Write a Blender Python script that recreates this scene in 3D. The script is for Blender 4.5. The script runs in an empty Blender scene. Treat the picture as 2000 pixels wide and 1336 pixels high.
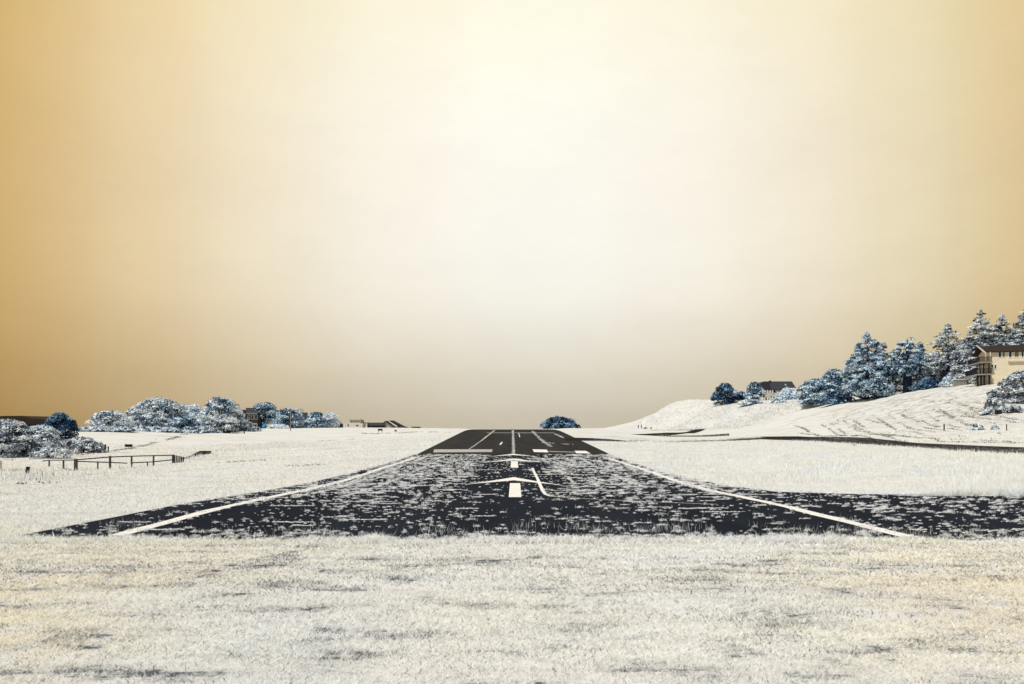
import bpy, bmesh, math, random
import numpy as np
from mathutils import Vector, Matrix

# ------------------------------------------------------------------ camera, sky, sun, exposure
sc = bpy.context.scene
C = sc.collection
F = 1400.0          # focal length in photo pixels (photo is 2000 wide)
EYE = 2.4           # eye height, metres
HZ = 840.0          # eye-level row of the photo
cd = bpy.data.cameras.new("camera"); cam = bpy.data.objects.new("camera", cd); C.objects.link(cam)
cd.sensor_width = 36.0; cd.lens = F / 2000 * 36.0
cd.shift_y = (HZ - 668.0) / 2000.0
cd.clip_start = 0.1; cd.clip_end = 6000
cam.location = (0, 0, EYE); cam.rotation_euler = (math.pi / 2, 0, 0)
sc.camera = cam

SUN_AZ = math.radians(-132.0)     # from +Y (view direction), clockwise positive: sun stands behind, to the left
SUN_EL = math.radians(61.0)
world = bpy.data.worlds.new("World"); sc.world = world; world.use_nodes = True
nt = world.node_tree; nt.nodes.clear()
def N(t, **kw):
    n = nt.nodes.new(t)
    for k, v in kw.items(): setattr(n, k, v)
    return n
def mth(op, a, b=None, clamp=False):
    n = N('ShaderNodeMath', operation=op, use_clamp=clamp)
    for i, v in enumerate((a, b)):
        if v is None: continue
        if isinstance(v, (int, float)): n.inputs[i].default_value = v
        else: nt.links.new(v, n.inputs[i])
    return n.outputs[0]
def ramp(fac, stops):
    n = N('ShaderNodeValToRGB'); nt.links.new(fac, n.inputs[0])
    cr = n.color_ramp; cr.interpolation = 'CARDINAL'
    while len(cr.elements) < len(stops): cr.elements.new(0.5)
    for e, (p, c) in zip(cr.elements, stops): e.position = p; e.color = (*c, 1)
    return n.outputs[0]
def mixc(kind, fac, a, b):
    n = N('ShaderNodeMix', data_type='RGBA', blend_type=kind)
    if isinstance(fac, (int, float)): n.inputs[0].default_value = fac
    else: nt.links.new(fac, n.inputs[0])
    for s, v in ((6, a), (7, b)):
        if isinstance(v, tuple): n.inputs[s].default_value = (*v, 1)
        else: nt.links.new(v, n.inputs[s])
    return n.outputs[2]
tc = N('ShaderNodeTexCoord'); sx = N('ShaderNodeSeparateXYZ'); nt.links.new(tc.outputs['Generated'], sx.inputs[0])
az = mth('ARCTAN2', sx.outputs[0], sx.outputs[1])
el = mth('ARCSINE', sx.outputs[2])
D = math.pi / 180
azf = mth('ADD', mth('DIVIDE', az, 84 * D), 0.5, True)            # -42..42 deg -> 0..1
elf = mth('DIVIDE', el, 36 * D, True)
P = lambda d: d / 84 + .5
haze_az = ramp(azf, [(P(-40), (.62, .40, .14)), (P(-35.5), (.69, .475, .205)), (P(-30), (.79, .61, .35)), (P(-23), (.88, .75, .53)),
                     (P(-14), (.955, .895, .755)), (P(-5), (1.0, .965, .87)), (P(2), (1.0, .985, .905)), (P(9), (1.0, .97, .88)),
                     (P(17), (.965, .915, .79)), (P(25), (.90, .81, .625)), (P(31), (.82, .71, .475)), (P(36), (.75, .58, .325)), (P(41), (.66, .48, .23))])
haze_el = ramp(elf, [(0, (.57, .525, .445)), (2 / 36, (.635, .595, .525)), (5 / 36, (.745, .71, .645)), (9 / 36, (.875, .855, .825)), (13 / 36, (.945, .94, .925)),
                     (18 / 36, (.968, .955, .94)), (25 / 36, (.995, .985, .94)), (31 / 36, (1.02, .978, .86)), (1, (1.02, .965, .79))])
haze_col = mixc('MULTIPLY', 1.0, haze_az, haze_el)
hz_n = N('ShaderNodeTexNoise'); hz_n.inputs['Scale'].default_value = 5.0; hz_n.inputs['Detail'].default_value = 9; hz_n.inputs['Roughness'].default_value = .72
hz_m = N('ShaderNodeMapping'); hz_m.inputs['Scale'].default_value = (1, 1, 2.2); nt.links.new(tc.outputs['Generated'], hz_m.inputs[0]); nt.links.new(hz_m.outputs[0], hz_n.inputs[0])
hz_r = N('ShaderNodeMapRange'); nt.links.new(hz_n.outputs[0], hz_r.inputs[0])
hz_r.inputs[1].default_value = .25; hz_r.inputs[2].default_value = .75; hz_r.inputs[3].default_value = .955; hz_r.inputs[4].default_value = 1.03   # uneven haze
hz_c = N('ShaderNodeCombineColor')
for k_ in range(3): nt.links.new(hz_r.outputs[0], hz_c.inputs[k_])
haze_col = mixc('MULTIPLY', 1.0, haze_col, hz_c.outputs[0])
sky = N('ShaderNodeTexSky', sky_type='NISHITA', sun_disc=False, sun_elevation=SUN_EL, sun_rotation=SUN_AZ)
sky_b = mixc('MULTIPLY', 1.0, sky.outputs[0], (.055, .055, .055))
absaz = mth('ABSOLUTE', az)
f1 = N('ShaderNodeMapRange', interpolation_type='SMOOTHSTEP'); nt.links.new(absaz, f1.inputs[0])
f1.inputs[1].default_value = 48 * D; f1.inputs[2].default_value = 95 * D
f2 = N('ShaderNodeMapRange', interpolation_type='SMOOTHSTEP'); nt.links.new(el, f2.inputs[0])
f2.inputs[1].default_value = 36 * D; f2.inputs[2].default_value = 62 * D
fade = mth('MAXIMUM', f1.outputs[0], f2.outputs[0])
col = mixc('MIX', fade, haze_col, sky_b)
bg = N('ShaderNodeBackground'); nt.links.new(col, bg.inputs[0]); bg.inputs[1].default_value = 1.0
wo = N('ShaderNodeOutputWorld'); nt.links.new(bg.outputs[0], wo.inputs[0])

sd = bpy.data.lights.new("sun", 'SUN'); sd.energy = 4.0; sd.angle = math.radians(0.6); sd.color = (1.0, .965, .90)
sun = bpy.data.objects.new("sun", sd); C.objects.link(sun)
sdir = Vector((math.sin(SUN_AZ) * math.cos(SUN_EL), math.cos(SUN_AZ) * math.cos(SUN_EL), math.sin(SUN_EL)))
sun.rotation_euler = (-sdir).to_track_quat('-Z', 'Y').to_euler(); sun.location = sdir * 50
vs = sc.view_settings; vs.view_transform = 'Standard'; vs.look = 'None'; vs.exposure = 0.0; vs.gamma = 1.0
sc.cycles.max_bounces = 7; sc.cycles.diffuse_bounces = 5; sc.cycles.transmission_bounces = 4

# ------------------------------------------------------------------ helpers
def sstep(a, b, x):
    t = np.clip((np.asarray(x, float) - a) / (b - a), 0, 1); return t * t * (3 - 2 * t)
def hash2(i, j, seed):
    h = (i.astype(np.int64) * 374761393 + j.astype(np.int64) * 668265263 + seed * 1274126177) & 0xffffffff
    h = ((h ^ (h >> 13)) * 1274126177) & 0xffffffff
    h = (h ^ (h >> 16)) & 0xffffffff
    return h / 4294967295.0
def vnoise(x, y, seed=0):
    x = np.asarray(x, float); y = np.asarray(y, float)
    i = np.floor(x); j = np.floor(y); u = x - i; v = y - j
    u = u * u * (3 - 2 * u); v = v * v * (3 - 2 * v)
    i = i.astype(np.int64); j = j.astype(np.int64)
    a = hash2(i, j, seed); b = hash2(i + 1, j, seed); c = hash2(i, j + 1, seed); d = hash2(i + 1, j + 1, seed)
    return (a * (1 - u) + b * u) * (1 - v) + (c * (1 - u) + d * u) * v
def fbm(x, y, seed=0, o=3):
    s = 0; a = .5; t = 0
    for k in range(o):
        s = s + a * vnoise(x * 2 ** k + 17.3 * k, y * 2 ** k - 9.1 * k, seed + k); t += a; a *= .5
    return s / t

def tag(o, label=None, cat=None, group=None, kind=None):
    if label: o['label'] = label
    if cat: o['category'] = cat
    if group: o['group'] = group
    if kind: o['kind'] = kind
    return o
def npmesh(name, V, faces_flat, nper, mat, parent=None, col=None, smooth=False):
    me = bpy.data.meshes.new(name)
    V = np.ascontiguousarray(V, np.float32); ff = np.ascontiguousarray(faces_flat, np.int32).ravel()
    nf = len(ff) // nper
    me.vertices.add(len(V)); me.vertices.foreach_set('co', V.ravel())
    me.loops.add(len(ff)); me.loops.foreach_set('vertex_index', ff)
    me.polygons.add(nf)
    me.polygons.foreach_set('loop_start', np.arange(nf, dtype=np.int32) * nper)
    if smooth: me.polygons.foreach_set('use_smooth', np.ones(nf, bool))
    if col is not None:
        at = me.attributes.new('col', 'FLOAT_COLOR', 'POINT')
        cc = np.ones((len(V), 4), np.float32); cc[:, :3] = col
        at.data.foreach_set('color', cc.ravel())
    me.update(calc_edges=True); me.validate()
    if mat: me.materials.append(mat)
    o = bpy.data.objects.new(name, me); C.objects.link(o)
    if parent: o.parent = parent
    return o
def bmobj(name, bm, mat, parent=None, smooth=False):
    me = bpy.data.meshes.new(name)
    bmesh.ops.recalc_face_normals(bm, faces=bm.faces)
    bm.to_mesh(me); bm.free()
    if smooth:
        for p in me.polygons: p.use_smooth = True
    me.materials.append(mat)
    o = bpy.data.objects.new(name, me); C.objects.link(o)
    if parent: o.parent = parent
    return o
def empty(name, loc, rz=0):
    o = bpy.data.objects.new(name, None); C.objects.link(o); o.location = loc; o.rotation_euler = (0, 0, rz)
    o.empty_display_size = .3
    return o
def box(bm, x0, x1, y0, y1, z0, z1, bev=0):
    vs_ = [bm.verts.new((x, y, z)) for z in (z0, z1) for x, y in ((x0, y0), (x1, y0), (x1, y1), (x0, y1))]
    for q in ((0, 3, 2, 1), (4, 5, 6, 7), (0, 1, 5, 4), (1, 2, 6, 5), (2, 3, 7, 6), (3, 0, 4, 7)):
        bm.faces.new([vs_[i] for i in q])
def beam(bm, a, b, w, h=None):
    """rectangular bar from a to b"""
    a = Vector(a); b = Vector(b); h = h or w
    d = (b - a).normalized(); up = Vector((0, 0, 1)) if abs(d.z) < .9 else Vector((0, 1, 0))
    s = d.cross(up).normalized() * w / 2; u = s.normalized().cross(d).normalized() * h / 2
    r = [[bm.verts.new(p + sx_ * s + su * u) for sx_, su in ((-1, -1), (1, -1), (1, 1), (-1, 1))] for p in (a, b)]
    for k in range(4): bm.faces.new((r[0][k], r[0][(k + 1) % 4], r[1][(k + 1) % 4], r[1][k]))
    bm.faces.new(r[0][::-1]); bm.faces.new(r[1])
def prism(bm, poly, off):
    """closed prism: polygon (list of 3d) extruded by off"""
    a = [bm.verts.new(p) for p in poly]; b = [bm.verts.new(Vector(p) + Vector(off)) for p in poly]
    n = len(a)
    bm.faces.new(a[::-1]); bm.faces.new(b)
    for k in range(n): bm.faces.new((a[k], a[(k + 1) % n], b[(k + 1) % n], b[k]))
def tube(bm, pts, rad, n=7):
    rings = []
    for k, p in enumerate(pts):
        p = Vector(p); q = Vector(pts[min(k + 1, len(pts) - 1)]) - Vector(pts[max(k - 1, 0)])
        q.normalize(); s = q.orthogonal().normalized(); t = q.cross(s)
        rings.append([bm.verts.new(p + rad[k] * (math.cos(2 * math.pi * i / n) * s + math.sin(2 * math.pi * i / n) * t)) for i in range(n)])
    for r0, r1 in zip(rings, rings[1:]):
        # match ring start so the tube does not twist
        o = min(range(n), key=lambda j: (r1[j].co - r0[0].co).length)
        r1[:] = r1[o:] + r1[:o]
        for i in range(n): bm.faces.new((r0[i], r0[(i + 1) % n], r1[(i + 1) % n], r1[i]))
    bm.faces.new(rings[0][::-1]); bm.faces.new(rings[-1])

# ------------------------------------------------------------------ materials
def pmat(name, color, rough=.8, var=.25, scale=3.0, dirt=None, stretch=(1, 1, 1), bump=.0, spec=.2):
    m = bpy.data.materials.new(name); m.use_nodes = True; t = m.node_tree
    b = t.nodes['Principled BSDF']; b.inputs['Roughness'].default_value = rough
    b.inputs['Specular IOR Level'].default_value = spec
    tcn = t.nodes.new('ShaderNodeTexCoord'); mp = t.nodes.new('ShaderNodeMapping'); mp.inputs['Scale'].default_value = stretch
    t.links.new(tcn.outputs['Object'], mp.inputs[0])
    nz = t.nodes.new('ShaderNodeTexNoise'); nz.inputs['Scale'].default_value = scale; nz.inputs['Detail'].default_value = 6; nz.inputs['Roughness'].default_value = .65
    t.links.new(mp.outputs[0], nz.inputs[0])
    cr = t.nodes.new('ShaderNodeValToRGB'); t.links.new(nz.outputs[0], cr.inputs[0])
    cr.color_ramp.elements[0].position = .3; cr.color_ramp.elements[1].position = .7
    d = dirt or tuple(c * (1 - var) for c in color)
    cr.color_ramp.elements[0].color = (*d, 1); cr.color_ramp.elements[1].color = (*color, 1)
    t.links.new(cr.outputs[0], b.inputs['Base Color'])
    if bump:
        bp = t.nodes.new('ShaderNodeBump'); bp.inputs['Strength'].default_value = bump; bp.inputs['Distance'].default_value = .02
        t.links.new(nz.outputs[0], bp.inputs['Height']); t.links.new(bp.outputs[0], b.inputs['Normal'])
    return m
def leafmat(name, trans=.35):
    m = bpy.data.materials.new(name); m.use_nodes = True; t = m.node_tree; t.nodes.clear()
    at = t.nodes.new('ShaderNodeAttribute'); at.attribute_name = 'col'
    d = t.nodes.new('ShaderNodeBsdfDiffuse'); tr = t.nodes.new('ShaderNodeBsdfTranslucent'); mx = t.nodes.new('ShaderNodeMixShader')
    t.links.new(at.outputs['Color'], d.inputs[0]); t.links.new(at.outputs['Color'], tr.inputs[0])
    mx.inputs[0].default_value = trans
    t.links.new(d.outputs[0], mx.inputs[1]); t.links.new(tr.outputs[0], mx.inputs[2])
    o = t.nodes.new('ShaderNodeOutputMaterial'); t.links.new(mx.outputs[0], o.inputs[0])
    return m
M = dict(
    grass=leafmat('grass', .22), leaf=leafmat('leaf', .08),
    bark=pmat('bark', (.035, .05, .085), .9, .6, 4, bump=.5),
    wood=pmat('weathered_wood', (.11, .10, .095), .85, .6, 5, stretch=(1, 1, .2), bump=.3),
    wood_dark=pmat('dark_wood', (.018, .018, .02), .8, .5, 5),
    black=pmat('black_paint', (.012, .013, .016), .6, .4, 3),
    stucco=pmat('cream_stucco', (.84, .72, .50), .9, .12, 1.2, bump=.15),
    white=pmat('white_paint', (.78, .76, .70), .6, .12, 2),
    cream=pmat('cream_paint', (.72, .66, .53), .7, .15, 1.5),
    roofbrown=pmat('brown_shingle', (.035, .024, .016), .9, .45, 6, stretch=(1, 4, 4), bump=.3),
    roofgrey=pmat('grey_shingle', (.045, .048, .055), .9, .35, 4, stretch=(1, 4, 4), bump=.3),
    shingle=pmat('dark_shingle_wall', (.045, .045, .047), .9, .45, 3, stretch=(1, 1, 4), bump=.2),
    glass=pmat('window_glass', (.012, .018, .028), .08, .3, 1, spec=.6),
    tanglass=pmat('window_blind', (.30, .22, .09), .4, .2, 1),
    stone=pmat('pale_stone', (.35, .33, .30), .9, .4, 4, bump=.4),
    blue=pmat('blue_cover', (.03, .22, .50), .6, .3, 2),
    paint=pmat('road_paint', (.80, .78, .72), .7, .2, 9, bump=.1),
    paint_worn=pmat('worn_road_paint', (.52, .50, .45), .8, .6, 5),
    cloth=pmat('dark_cloth', (.015, .016, .02), .9, .3, 3),
)
def asphalt(name, c0, c1, c2):
    m = bpy.data.materials.new(name); m.use_nodes = True; t = m.node_tree
    b = t.nodes['Principled BSDF']; b.inputs['Roughness'].default_value = .9; b.inputs['Specular IOR Level'].default_value = .02
    tcn = t.nodes.new('ShaderNodeTexCoord')
    n1 = t.nodes.new('ShaderNodeTexNoise'); n1.inputs['Scale'].default_value = .35; n1.inputs['Detail'].default_value = 8; n1.inputs['Roughness'].default_value = .7
    n2 = t.nodes.new('ShaderNodeTexNoise'); n2.inputs['Scale'].default_value = 60; n2.inputs['Detail'].default_value = 2
    mp = t.nodes.new('ShaderNodeMapping'); mp.inputs['Scale'].default_value = (1.0, .12, 1)
    t.links.new(tcn.outputs['Object'], mp.inputs[0]); t.links.new(mp.outputs[0], n1.inputs[0]); t.links.new(tcn.outputs['Object'], n2.inputs[0])
    cr = t.nodes.new('ShaderNodeValToRGB'); t.links.new(n1.outputs[0], cr.inputs[0])
    cr.color_ramp.elements[0].position = .3; cr.color_ramp.elements[0].color = (*c0, 1)
    cr.color_ramp.elements[1].position = .75; cr.color_ramp.elements[1].color = (*c2, 1)
    e = cr.color_ramp.elements.new(.5); e.color = (*c1, 1)
    mx = t.nodes.new('ShaderNodeMix'); mx.data_type = 'RGBA'; mx.blend_type = 'OVERLAY'; mx.inputs[0].default_value = .35
    t.links.new(cr.outputs[0], mx.inputs[6]); t.links.new(n2.outputs[1], mx.inputs[7])
    t.links.new(mx.outputs[2], b.inputs['Base Color'])
    bp = t.nodes.new('ShaderNodeBump'); bp.inputs['Strength'].default_value = .4; bp.inputs['Distance'].default_value = .01
    t.links.new(n2.outputs[0], bp.inputs['Height']); t.links.new(bp.outputs[0], b.inputs['Normal'])
    return m
M['asph_old'] = asphalt('old_asphalt', (.006, .0085, .013), (.010, .0135, .020), (.020, .025, .033))
M['asph_new'] = asphalt('grey_asphalt', (.018, .0175, .017), (.027, .026, .025), (.042, .040, .038))
M['asph_taxi'] = asphalt('taxiway_asphalt', (.012, .011, .011), (.018, .017, .017), (.028, .026, .025))

# ------------------------------------------------------------------ terrain heights
PY = np.array([-60, 0, 16, 22, 26, 31, 37, 44, 50, 57, 65, 70, 80, 100, 120, 135, 142, 150, 160, 200, 260, 320, 400, 600, 1500], float)
PZ = np.array([0, 0, 0, 0.0, -.07, -.19, -.27, -.28, -.24, -.17, -.06, .06, .39, 1.04, 1.69, 2.16, 2.33, 2.45, 2.52, 2.62, 2.75, 2.6, 0, -9, -14], float)
A = []
def anc(px, py, Y): A.append(((px - 1000) / F * Y, Y, EYE + (HZ - py) / F * Y))
for Y in (-30, 4, 10, 16, 20):
    for X in (-70, -25, -11, 11, 25, 70): A.append((X, Y, 0.0))
for Y, z in zip(PY[6:20], PZ[6:20]):
    A.append((-12, Y, z)); A.append((13, Y, z))
for a in [(0, 1000, 25), (0, 930, 47), (200, 985, 27), (400, 940, 42), (340, 905, 70), (150, 920, 62), (95, 908, 74), (400, 890, 82), (60, 890, 86), (250, 872, 110), (0, 868, 105),
          (440, 846, 170), (300, 846, 160), (215, 838, 152), (120, 852, 128), (520, 860, 130), (640, 856, 130), (560, 845, 180), (760, 856, 120), (0, 850, 150),
          (640, 839, 200), (700, 836, 240), (850, 837.5, 250), (500, 838, 270), (760, 836, 285), (900, 838, 230), (420, 838, 230), (100, 835, 200), (300, 838, 230),
          # right field
          (2000, 884, 68), (1780, 869, 90), (1560, 857, 118), (1486, 855.5, 128), (1420, 861, 112), (1330, 862.5, 108), (1222, 862, 106), (1110, 857, 106),
          (1600, 905, 52), (1400, 900, 56), (1800, 930, 38), (2000, 935, 37), (1300, 880, 78),
          (1288, 852, 150), (1288, 846, 172), (1374, 838.4, 207), (1340, 846, 174), (1200, 849.5, 152), (1420, 852, 150), (1420, 846, 175), (1150, 838, 230), (1250, 836.5, 298), (1180, 836.5, 300), (1100, 835, 240), (1060, 836, 235),
          (2000, 860, 88), (2000, 842, 98), (1900, 838, 106), (1800, 842, 112), (1700, 846, 130), (1560, 838, 150), (1480, 833, 200), (1400, 833, 238), (1320, 834, 274), (1265, 836, 300), (1290, 835, 290),
          # slope and hill
          (1560, 815, 175), (1600, 800, 190), (1700, 781, 186), (1780, 768, 180), (1850, 757, 172), (1920, 752, 160), (2000, 795, 128), (1950, 768, 146), (1850, 802, 140), (1750, 815, 148), (1650, 820, 160),
          (2000, 752, 162), (1560, 794, 212), (1480, 793, 244), (1400, 793, 268), (1320, 794, 296), (1297, 796, 304), (1262, 815, 314), (1240, 826, 320), (1200, 834.5, 322),
          (1480, 812, 224), (1400, 812, 250), (1320, 814, 288),
          (1480, 792.5, 300), (1400, 793, 310), (1320, 797, 325), (1560, 790, 270), (1700, 776, 240), (1800, 765, 235), (1900, 750, 220), (2000, 748, 210), (1290, 803, 330), (1250, 822, 345),
          (2060, 745, 165), (2060, 790, 130), (2200, 740, 165), (2200, 840, 98), (2200, 780, 130)]: anc(*a)
for X, Y, z in [(-400, 300, 0), (-400, 100, -2), (-500, 700, -14), (0, 600, -9), (0, 1200, -14), (500, 700, 6), (400, 250, 24), (400, 60, 2), (-200, 420, -2), (120, 480, 2), (250, 450, 14), (-600, 1500, -14), (700, 1500, -10),
                (-250, 0, -1), (250, 0, 0), (-80, 420, -1), (0, 420, -1), (-200, 60, -2), (-140, 330, 2.5), (-60, 330, 2.4)]: A.append((X, Y, z))
A = np.array(A)
def tps_fit(A, lam=.0006):
    x = A[:, :2] / 100; n = len(x)
    r2 = ((x[:, None] - x[None]) ** 2).sum(-1)
    K = np.where(r2 > 0, .5 * r2 * np.log(r2 + 1e-12), 0) + lam * np.eye(n)
    Pm = np.hstack([np.ones((n, 1)), x])
    L = np.block([[K, Pm], [Pm.T, np.zeros((3, 3))]])
    return x, np.linalg.solve(L, np.concatenate([A[:, 2], np.zeros(3)]))
TX, TW = tps_fit(A)
def tps(X, Y):
    p = np.stack([X.ravel(), Y.ravel()], 1) / 100; out = np.empty(len(p))
    for k in range(0, len(p), 20000):
        q = p[k:k + 20000]; r2 = ((q[:, None] - TX[None]) ** 2).sum(-1)
        out[k:k + 20000] = np.where(r2 > 0, .5 * r2 * np.log(r2 + 1e-12), 0) @ TW[:-3] + TW[-3] + q @ TW[-2:]
    return out.reshape(X.shape)
def spaced(segs):
    o = []
    for a, b, s in segs: o += list(np.arange(a, b - 1e-6, s))
    o.append(segs[-1][1]); return np.array(o)
GX = spaced([(-1600, -400, 60), (-400, -150, 8), (-150, -32, 1.6), (-32, 32, .8), (32, 150, 1.4), (150, 400, 8), (400, 1600, 60)])
GY = spaced([(-60, 0, 4), (0, 30, .75), (30, 120, 1.2), (120, 310, 1.5), (310, 600, 10), (600, 2400, 60)])
XX, YY = np.meshgrid(GX, GY)
ZT = tps(XX, YY)
prof = np.interp(YY, PY, PZ)
w = sstep(12, 21, np.abs(XX)) * np.where(XX > 0, sstep(30, 42, YY), 1)
w = np.maximum(w, sstep(240, 300, YY) * .0)
far = sstep(300, 420, YY)
# bluff: gullies running down the face of the hill
bl = sstep(48, 62, XX) * (1 - sstep(118, 134, XX)) * sstep(190, 214, YY) * (1 - sstep(266, 284, YY))
bl2 = sstep(40, 55, XX) * (1 - sstep(60, 80, XX)) * sstep(288, 300, YY) * (1 - sstep(318, 332, YY)); bl = np.maximum(bl, bl2)
gul = fbm((XX + .55 * YY) * .30, (YY - .3 * XX) * .055, 5, 3) - .5
gul2 = fbm((XX + .5 * YY) * .8, (YY - .3 * XX) * .12, 9, 2) - .5
slope_m = sstep(62, 80, XX) * sstep(96, 118, YY - .0 * XX) * (1 - sstep(168, 186, YY)) * (1 - sstep(118, 140, XX))
rows = np.sin((XX * .75 - YY * .55) * 1.05 + 3 * fbm(XX * .05, YY * .05, 3, 2))
bump = (fbm(XX * .09, YY * .09, 21, 3) - .5) * .5 + (fbm(XX * .5, YY * .5, 31, 2) - .5) * .16
hillm = sstep(60, 90, XX) * sstep(95, 130, YY) * (1 - sstep(260, 300, YY))
nearfade = sstep(16, 40, YY)
calm = 1 - .85 * sstep(16, 24, XX) * (1 - sstep(78, 92, XX)) * sstep(60, 80, YY) * (1 - sstep(215, 235, YY))
det = bump * calm * nearfade * (1 + 1.0 * hillm) + bl * (gul * .9 + gul2 * .35) + slope_m * rows * .09 * (0.3 + fbm(XX * .08, YY * .08, 8, 2))
ZZ = prof * (1 - w) + (ZT + det) * w
lim = np.where(YY > 340, np.minimum(ZZ, 2.4 - (YY - 340) * .02 + np.maximum(0, XX - 80) * .12), ZZ)
ZZ = lim
def Hs(x, y):
    x = np.asarray(x, float); y = np.asarray(y, float)
    i = np.clip(np.searchsorted(GX, x) - 1, 0, len(GX) - 2); j = np.clip(np.searchsorted(GY, y) - 1, 0, len(GY) - 2)
    u = np.clip((x - GX[i]) / (GX[i + 1] - GX[i]), 0, 1); v = np.clip((y - GY[j]) / (GY[j + 1] - GY[j]), 0, 1)
    return (ZZ[j, i] * (1 - u) + ZZ[j, i + 1] * u) * (1 - v) + (ZZ[j + 1, i] * (1 - u) + ZZ[j + 1, i + 1] * u) * v
def gp(px, py, y0=4.0, y1=420.0):
    """where the sight line through a photo pixel meets the ground"""
    Y = np.exp(np.linspace(math.log(y0), math.log(y1), 3000)); X = (px - 1000) / F * Y; Z = EYE + (HZ - py) / F * Y
    d = Z - Hs(X, Y); k = np.argmax(d <= 0)
    if d[k] > 0: k = int(np.argmin(d))
    if k > 0 and d[k - 1] > 0 >= d[k]:
        t = d[k - 1] / (d[k - 1] - d[k]); y = Y[k - 1] + t * (Y[k] - Y[k - 1])
    else: y = Y[k]
    x = (px - 1000) / F * y
    return float(x), float(y), float(Hs(x, y))
def at(px, Y):
    x = (px - 1000) / F * Y; return x, Y, float(Hs(x, Y))
def zat(py, Y): return EYE + (HZ - py) / F * Y

# ------------------------------------------------------------------ ground
ny, nx = XX.shape
idx = np.arange(ny * nx).reshape(ny, nx)
quads = np.stack([idx[:-1, :-1], idx[:-1, 1:], idx[1:, 1:], idx[1:, :-1]], -1).reshape(-1, 4)
soil = (1 - sstep(14.2, 15.6, YY)) * 1.0
zone = np.stack([soil, np.clip(bl, 0, 1), np.clip(slope_m, 0, 1)], -1).reshape(-1, 3)
gm = bpy.data.materials.new('pale_grass_ground'); gm.use_nodes = True
def build_ground_mat(m):
    t = m.node_tree; b = t.nodes['Principled BSDF']; b.inputs['Roughness'].default_value = 1; b.inputs['Specular IOR Level'].default_value = 0
    L = t.links.new
    geo = t.nodes.new('ShaderNodeNewGeometry'); at_ = t.nodes.new('ShaderNodeAttribute'); at_.attribute_name = 'col'
    sp = t.nodes.new('ShaderNodeSeparateColor'); L(at_.outputs['Color'], sp.inputs[0])
    def noise(scale, stretch=(1, 1, 1), rot=0, det=6, rough=.6):
        mp = t.nodes.new('ShaderNodeMapping'); mp.inputs['Scale'].default_value = stretch; mp.inputs['Rotation'].default_value = (0, 0, rot)
        L(geo.outputs['Position'], mp.inputs[0])
        n = t.nodes.new('ShaderNodeTexNoise'); n.inputs['Scale'].default_value = scale; n.inputs['Detail'].default_value = det; n.inputs['Roughness'].default_value = rough
        L(mp.outputs[0], n.inputs[0]); return n.outputs[0]
    def cr(fac, stops):
        n = t.nodes.new('ShaderNodeValToRGB'); L(fac, n.inputs[0]); e = n.color_ramp.elements
        while len(e) < len(stops): e.new(.5)
        for q, (p, c) in zip(e, stops): q.position = p; q.color = (*c, 1)
        return n.outputs[0]
    def mix(kind, fac, a, bb):
        n = t.nodes.new('ShaderNodeMix'); n.data_type = 'RGBA'; n.blend_type = kind
        if isinstance(fac, float): n.inputs[0].default_value = fac
        else: L(fac, n.inputs[0])
        for s, v in ((6, a), (7, bb)):
            if isinstance(v, tuple): n.inputs[s].default_value = (*v, 1)
            else: L(v, n.inputs[s])
        return n.outputs[2]
    def mul(a, bb):
        n = t.nodes.new('ShaderNodeMath'); n.operation = 'MULTIPLY'
        for s, v in ((0, a), (1, bb)):
            if isinstance(v, float): n.inputs[s].default_value = v
            else: L(v, n.inputs[s])
        return n.outputs[0]
    base = cr(noise(.12, det=5), [(.3, (.62, .595, .53)), (.5, (.645, .635, .59)), (.7, (.62, .635, .615))])
    # thin, darker thatch in streaks that follow the mowing
    streak = cr(noise(.55, (.22, 1.0, 1), .06, 8, .72), [(.52, (0, 0, 0)), (.66, (1, 1, 1))])
    c = mix('MIX', mul(streak, .38), base, (.20, .19, .18))
    fine = cr(noise(5.0, (.6, 1, 1), 0, 5, .8), [(.52, (0, 0, 0)), (.68, (1, 1, 1))])
    c = mix('MIX', mul(fine, .30), c, (.10, .11, .13))
    # soil between the blades of the near lawn
    s2 = cr(noise(1.6, (.45, 1, 1), 0, 8, .7), [(.43, (.68, .67, .63)), (.55, (.54, .535, .51)), (.61, (.12, .125, .135)), (.70, (.025, .028, .036))])
    c = mix('MIX', sp.outputs[0], c, s2)
    # bare eroded clay on the bluff
    g2 = cr(noise(.22, (1.9, .30, .45), -.62, 8, .7), [(.34, (.63, .62, .58)), (.47, (.58, .58, .56)), (.54, (.40, .415, .43)), (.59, (.58, .58, .56)), (.68, (.38, .395, .41)), (.78, (.6, .59, .56))])
    c = mix('MIX', mul(sp.outputs[1], .5), c, g2)
    s3 = cr(noise(.9, (.5, 1.6, 1), .62, 8, .75), [(.5, (0, 0, 0)), (.62, (1, 1, 1))])
    c = mix('MIX', mul(mul(s3, sp.outputs[2]), .8), c, (.12, .105, .095))
    L(c, b.inputs['Base Color'])
    bp = t.nodes.new('ShaderNodeBump'); bp.inputs['Strength'].default_value = .5; bp.inputs['Distance'].default_value = .25
    L(noise(2.2, (.7, 1, 1), 0, 8, .75), bp.inputs['Height']); L(bp.outputs[0], b.inputs['Normal'])
build_ground_mat(gm)
ground = npmesh('ground', np.stack([XX, YY, ZZ], -1).reshape(-1, 3), quads, 4, gm, col=zone, smooth=True)
tag(ground, kind='structure')

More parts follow.
